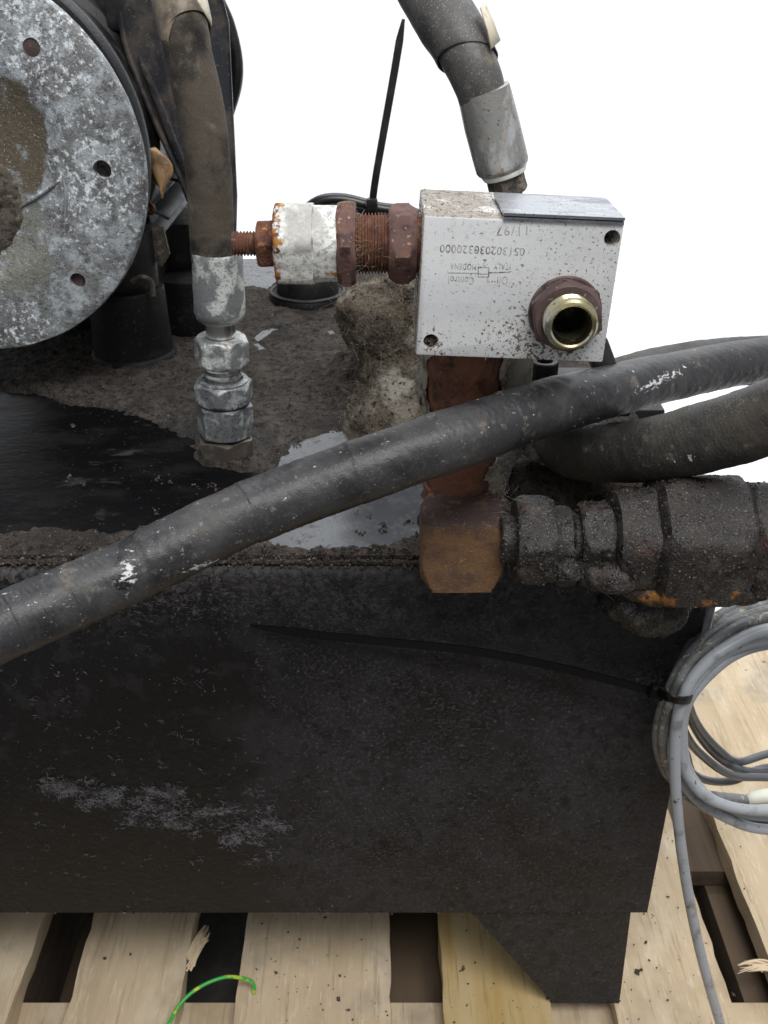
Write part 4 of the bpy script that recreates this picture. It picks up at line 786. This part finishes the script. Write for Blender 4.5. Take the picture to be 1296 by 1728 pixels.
for (u, v, w_, r_, sd, mm) in ((958, 962, 70, .0065, 3, 'wet_dirt'), (1035, 972, 95, .0085, 5, 'greasy_rust'), (1120, 990, 110, .009, 7, 'greasy_rust'), (1235, 990, 110, .009, 10, 'greasy_rust')):
    MB().add(*tube([P(u - w_ * .6, v, VY - .016), P(u, v + 4, VY - .019), P(u + w_ * .6, v - 3, VY - .016)], [r_ * .45, r_, r_ * .4], 28, 12)).build('caked_grime', mm, bv, disp=[(.0034, 90, sd), (.0018, 260, sd + 2), (.0008, 700, sd)], angle=180)
for o_ in list(bv.children):
    q_, n_ = onmesh(o_, 220 if 'grime' in o_.name else 700, lambda p, n: n[:, 1] < .5)
    crumbs(q_, np.abs(RNG.normal(0, .0005, len(q_))) + .0002).build('grit', 'wet_dirt' if 'grime' in o_.name else 'crumb', bv, merge=False, kind='stuff')
    hairs(q_[:60], .005, .00005).build('lint', 'dark_lint', bv, merge=False, kind='stuff')
# dirt between the valve and the lid
db = MB().add(*tube([P(862, 800, .53), P(930, 830, .52), P(1010, 825, .52), P(1100, 800, .53)], [.014, .016, .018, .014], 40, 12)).build('dirt_bank', 'tank_dirt', disp=[(.006, 60, 2), (.003, 180, 3)], angle=180)
tag(db, 'bank of dark greasy dirt behind the pipe valve and union nuts', 'dirt')
bq = P(1065, 705, .72); MB_ = MB().add(*rbox(bq.x, .74, bq.z - .006, .05, .05, .03, .002)).build('switch_box', 'black_metal')
tag(MB_, 'small black box on the tank glimpsed between the two hoses', 'box')

# ================================================================== FRONT HOSES
dh = thing('hydraulic_hose', 'long grey-black hose crossing diagonally in front of tank and pipe', 'hose', P(648, 790, .41))
pp_ = [(-190, 1150, .29), (-90, 1106, .305), (0, 1060, .322), (100, 1017, .336), (200, 972, .350), (374, 886, .372), (500, 834, .388), (685, 768, .404), (790, 733, .416), (900, 695, .440), (1050, 655, .487), (1170, 628, .53), (1296, 604, .575), (1420, 590, .62)]
def wraps(t, th, r):
    s_ = 0
    for k in (.17, .245, .33, .41, .50, .575, .66): s_ += .00035 * (1 if (t - k) > 0 else 0) * math.exp(-abs(t - k) * 40)
    return r + s_ + .00005 * math.sin(t * 820 + 9 * th) * max(0, math.sin(t * 23 + th + math.sin(t * 61))) + .00004 * math.sin(t * 820 - 9 * th)
def dimple(t, th, r): return r + .00004 * math.sin(t * 900 + 9 * th) * max(0, math.sin(t * 27 + th)) + .00003 * math.sin(t * 900 - 9 * th)
hd = MB().add(*tube([P(*q) for q in pp_], [.0134, .0134, .0134, .0135, .0137, .0139, .0142, .0143, .0143, .0141, .0136, .0133, .0130, .013], 56, 56, rfun=wraps)).build('hose', 'front_hose_rubber', dh, disp=[(.0007, 36, 2), (.00035, 160, 3)], angle=180)
q_, n_ = onmesh(hd, 900, lambda p, n: (n[:, 1] < .2)); crumbs(q_, np.abs(RNG.normal(0, .00018, len(q_))) + .0001).build('dust', 'pale_crumb', dh, merge=False, kind='stuff')
lh = thing('hydraulic_hose', 'black hose bent back in a tight loop above the pipe valve', 'hose', P(1100, 790, .46))
lp = [(1440, 640, .405), (1296, 705, .425), (1200, 736, .44), (1100, 758, .46), (1015, 764, .49), (955, 752, .52), (948, 712, .57), (1000, 665, .62), (1080, 634, .645), (1190, 614, .655), (1296, 607, .66), (1420, 603, .66)]
MB().add(*tube([P(*q) for q in lp], [.0172, .0172, .0172, .0168, .0165, .0165, .016, .0165, .017, .017, .017, .017], 56, 56, rfun=dimple)).build('hose', 'loop_hose_rubber', lh, disp=[(.0008, 40, 4), (.0004, 200, 3)], angle=180)

# ================================================================== ZIP TIES AND CABLES
def band(pts, wdir, w_, t):
    q = crom([tuple(p) for p in pts], 14); V = []; Fc = []; n = len(q)
    for i, p in enumerate(q):
        tt = Vector(q[min(i + 1, n - 1)] - q[max(i - 1, 0)]).normalized(); b_ = Vector(wdir); b_ = (b_ - tt * b_.dot(tt)).normalized(); nn_ = tt.cross(b_)
        ww = w_(i / (n - 1)) if callable(w_) else w_
        for (a, c) in ((-1, -1), (1, -1), (1, 1), (-1, 1)): V.append(Vector(p) + b_ * (a * ww / 2) + nn_ * (c * t / 2))
    for i in range(n - 1):
        for k in range(4): Fc.append((i * 4 + k, i * 4 + (k + 1) % 4, i * 4 + 4 + (k + 1) % 4, i * 4 + 4 + k))
    return V, Fc + [(0, 1, 2, 3), tuple(range(4 * n - 4, 4 * n))]
zt = thing('cable_tie', 'long black zip tie with its tail across the tank front, round grey cables', 'cable tie', P(1110, 1170, .46))
MB().add(*band([P(422, 1056, TF - .003), P(520, 1070, TF - .006), P(650, 1083, TF - .010), P(800, 1099, TF - .013), P(950, 1128, TF - .016), P(1110, 1169, TF - .022)], (0, .25, 1), lambda t: .0012 + .0036 * min(1, t / .14), .0012)).build('tail', 'tie_black', zt)
hq = P(1108, 1168, .447); MB().add(*rbox(*hq, .009, .006, .0085, .001, Matrix.Rotation(R(15), 3, 'Y'))).build('head', 'tie_black', zt)
MB().add(*band([P(1112, 1168, .444), P(1128, 1177, .4305), P(1148, 1182, .4295), P(1164, 1180, .438), P(1166, 1172, .462), P(1148, 1166, .472), P(1122, 1164, .466), P(1110, 1166, .452)], (0, -.15, 1), .0050, .0013)).build('loop', 'tie_black', zt)
cc = thing('cable_coil', 'coil of grey cable tied up at the right edge of the tank', 'cable', P(1230, 1390, .46))
cr_ = .0034
def cable(name, m, pts, r, parent=cc): return MB().add(*tube([P(*q) for q in pts], r, 14, 10)).build(name, m, parent, angle=180)
cable('cable_strand', 'dirty_cable', [(1420, 1000, .50), (1296, 1030, .49), (1225, 1056, .475), (1165, 1105, .46), (1132, 1160, .452), (1113, 1215, .455), (1111, 1262, .46), (1130, 1310, .468), (1175, 1338, .475), (1262, 1350, .48)], cr_)
cable('cable_strand', 'grey_cable', [(1420, 1035, .48), (1296, 1050, .47), (1230, 1078, .46), (1178, 1122, .45), (1145, 1172, .446), (1128, 1225, .45), (1135, 1285, .455), (1172, 1345, .455), (1235, 1384, .455), (1296, 1400, .46), (1420, 1400, .47)], cr_)
cable('cable_strand', 'grey_cable', [(1420, 1060, .465), (1296, 1076, .46), (1230, 1098, .455), (1185, 1135, .448), (1157, 1176, .444), (1147, 1225, .444), (1150, 1285, .447), (1178, 1333, .447), (1228, 1360, .447), (1296, 1368, .45), (1420, 1365, .46)], cr_)
cable('cable_strand', 'grey_cable', [(1420, 1045, .45), (1296, 1062, .45), (1240, 1085, .446), (1190, 1120, .441), (1156, 1168, .438), (1141, 1230, .437), (1139, 1310, .437), (1147, 1410, .437), (1160, 1500, .436), (1178, 1590, .434), (1196, 1660, .432), (1222, 1750, .43)], cr_)
for q in ([(1420, 1240, .60), (1296, 1272, .58), (1245, 1285, .57), (1210, 1262, .55), (1178, 1225, .53), (1160, 1180, .50), (1165, 1130, .49), (1200, 1085, .49)],
          [(1420, 1290, .58), (1296, 1302, .575), (1240, 1295, .565), (1196, 1262, .55), (1166, 1215, .525), (1152, 1170, .495)],
          [(1420, 1318, .57), (1296, 1312, .565), (1235, 1308, .555), (1185, 1275, .54), (1155, 1235, .52), (1146, 1180, .49)],
          [(1420, 1300, .60), (1296, 1295, .59), (1235, 1318, .575), (1180, 1312, .56), (1150, 1275, .54), (1140, 1200, .50)]):
    cable('cable_strand', 'dark_cable', q, .0031)
cable('cable_strand', 'dark_cable', [(1192, 985, .50), (1184, 1030, .49), (1168, 1085, .475), (1140, 1140, .462), (1128, 1175, .458)], cr_)
cable('cable_strand', 'dark_cable', [(1205, 985, .50), (1196, 1030, .49), (1184, 1075, .475), (1160, 1120, .462), (1145, 1170, .458)], cr_)
cable('cable_strand', 'dirty_cable', [(1420, 1015, .53), (1296, 1022, .52), (1240, 1038, .51), (1195, 1068, .50), (1160, 1110, .485), (1140, 1170, .47)], cr_)
cable('cable_strand', 'dirty_cable', [(1420, 990, .53), (1296, 1008, .53), (1245, 1022, .52), (1200, 1050, .505), (1160, 1100, .485), (1135, 1165, .47)], cr_)
cable('cable_strand', 'dirty_cable', [(1420, 1024, .47), (1296, 1041, .465), (1232, 1065, .455), (1172, 1112, .447), (1139, 1166, .443), (1120, 1230, .447), (1121, 1280, .455), (1150, 1335, .462), (1210, 1372, .465), (1296, 1386, .47), (1420, 1385, .48)], .003)
cable('cable_strand', 'grey_cable', [(1420, 1075, .475), (1296, 1088, .47), (1240, 1106, .462), (1196, 1140, .455), (1163, 1182, .45), (1152, 1230, .45), (1160, 1295, .452), (1192, 1340, .455), (1240, 1368, .457), (1296, 1378, .46), (1420, 1376, .47)], .003)
MB().add(*tube([P(1262, 1350, .480), P(1275, 1346, .480), P(1310, 1342, .481), P(1420, 1335, .485)], [.0034, .0044, .0050, .0050], 16, 8)).build('cable_tag', 'cable_tag', cc)
MB().add(*prism([P(1238, 1012, .545), P(1252, 1002, .545), P(1330, 1000, .545), P(1330, 1040, .545), P(1240, 1036, .545)], (0, .0012, 0))).build('paper_tag', 'cable_tag', cc, angle=30)

# rear: looped black cable, upright zip tie, filler cap
RY = .93
rc = thing('black_cable', 'black cable loop lying behind the rusty adjuster', 'cable', P(590, 420, RY))
for k, (du, dv) in enumerate(((0, 0), (8, 10), (-6, 20))):
    MB().add(*tube([P(520 + du, 440 + dv, RY), P(495 + du, 390 + dv, RY), P(530 + du, 346 + dv, RY), P(575 + du, 337 + dv, RY), P(640 + du, 352 + dv, RY), P(700 + du, 362 + dv, RY), P(760 + du, 400 + dv, RY)], .006, 14, 12)).build('cable_strand', 'plastic_black', rc)
rz = thing('cable_tie', 'black zip tie standing upright against the white background', 'cable tie', P(626, 360, RY - .01))
MB().add(*band([P(627, 352, RY - .012), P(634, 300, RY - .012), P(648, 220, RY - .01), P(664, 130, RY - .008), P(674, 70, RY - .006), P(681, 32, RY - .005)], (1, 0, .1), lambda t: .0066 if t < .8 else .0066 - .0040 * (t - .8) / .2, .0016)).build('tail', 'plastic_black', rz)
MB().add(*rbox(*P(628, 346, RY - .014), .010, .008, .012, .0015)).build('head', 'plastic_black', rz)
MB().add(*band([P(622, 335, RY - .010), P(624, 350, RY - .014), P(628, 372, RY - .012), P(630, 395, RY)], (1, 0, 0), .0066, .0014)).build('loop', 'plastic_black', rz)
q = PZ(520, 505, TOPZ)
fcq = thing('filler_cap', 'low round black filler cap at the back of the tank lid', 'cap', (q.x, q.y, TOPZ))
MB().add(*lathe((q.x, q.y, TOPZ), (0, 0, 1), [(0, 0), (0, .038), (.005, .038), (.008, .036), (.009, .031), (.020, .030), (.024, .028), (.026, .022), (.026, .018), (.024, .016), (.024, 0)], 56)).build('cap', 'rubber_black', fcq)
MB().add(*tube([(q.x + .036 * math.cos(a), q.y + .036 * math.sin(a), TOPZ + .0085) for a in np.linspace(0, 6.283, 20)], .0016, 8, 3, cap=False)).build('cap_ring', 'black_metal', fcq)
bc = tag(MB().add(*tube([P(350, -60, .86), P(366, -5, .86), P(385, 40, .86), P(398, 95, .86), P(398, 140, .86), P(386, 185, .86), P(370, 230, .86)], .0052, 16, 12)).build('black_cable', 'plastic_black'), 'black cable arching down beside the upright dusty hose', 'cable')

for o in list(bpy.data.objects):
    if '_base' in o: del o['_base']
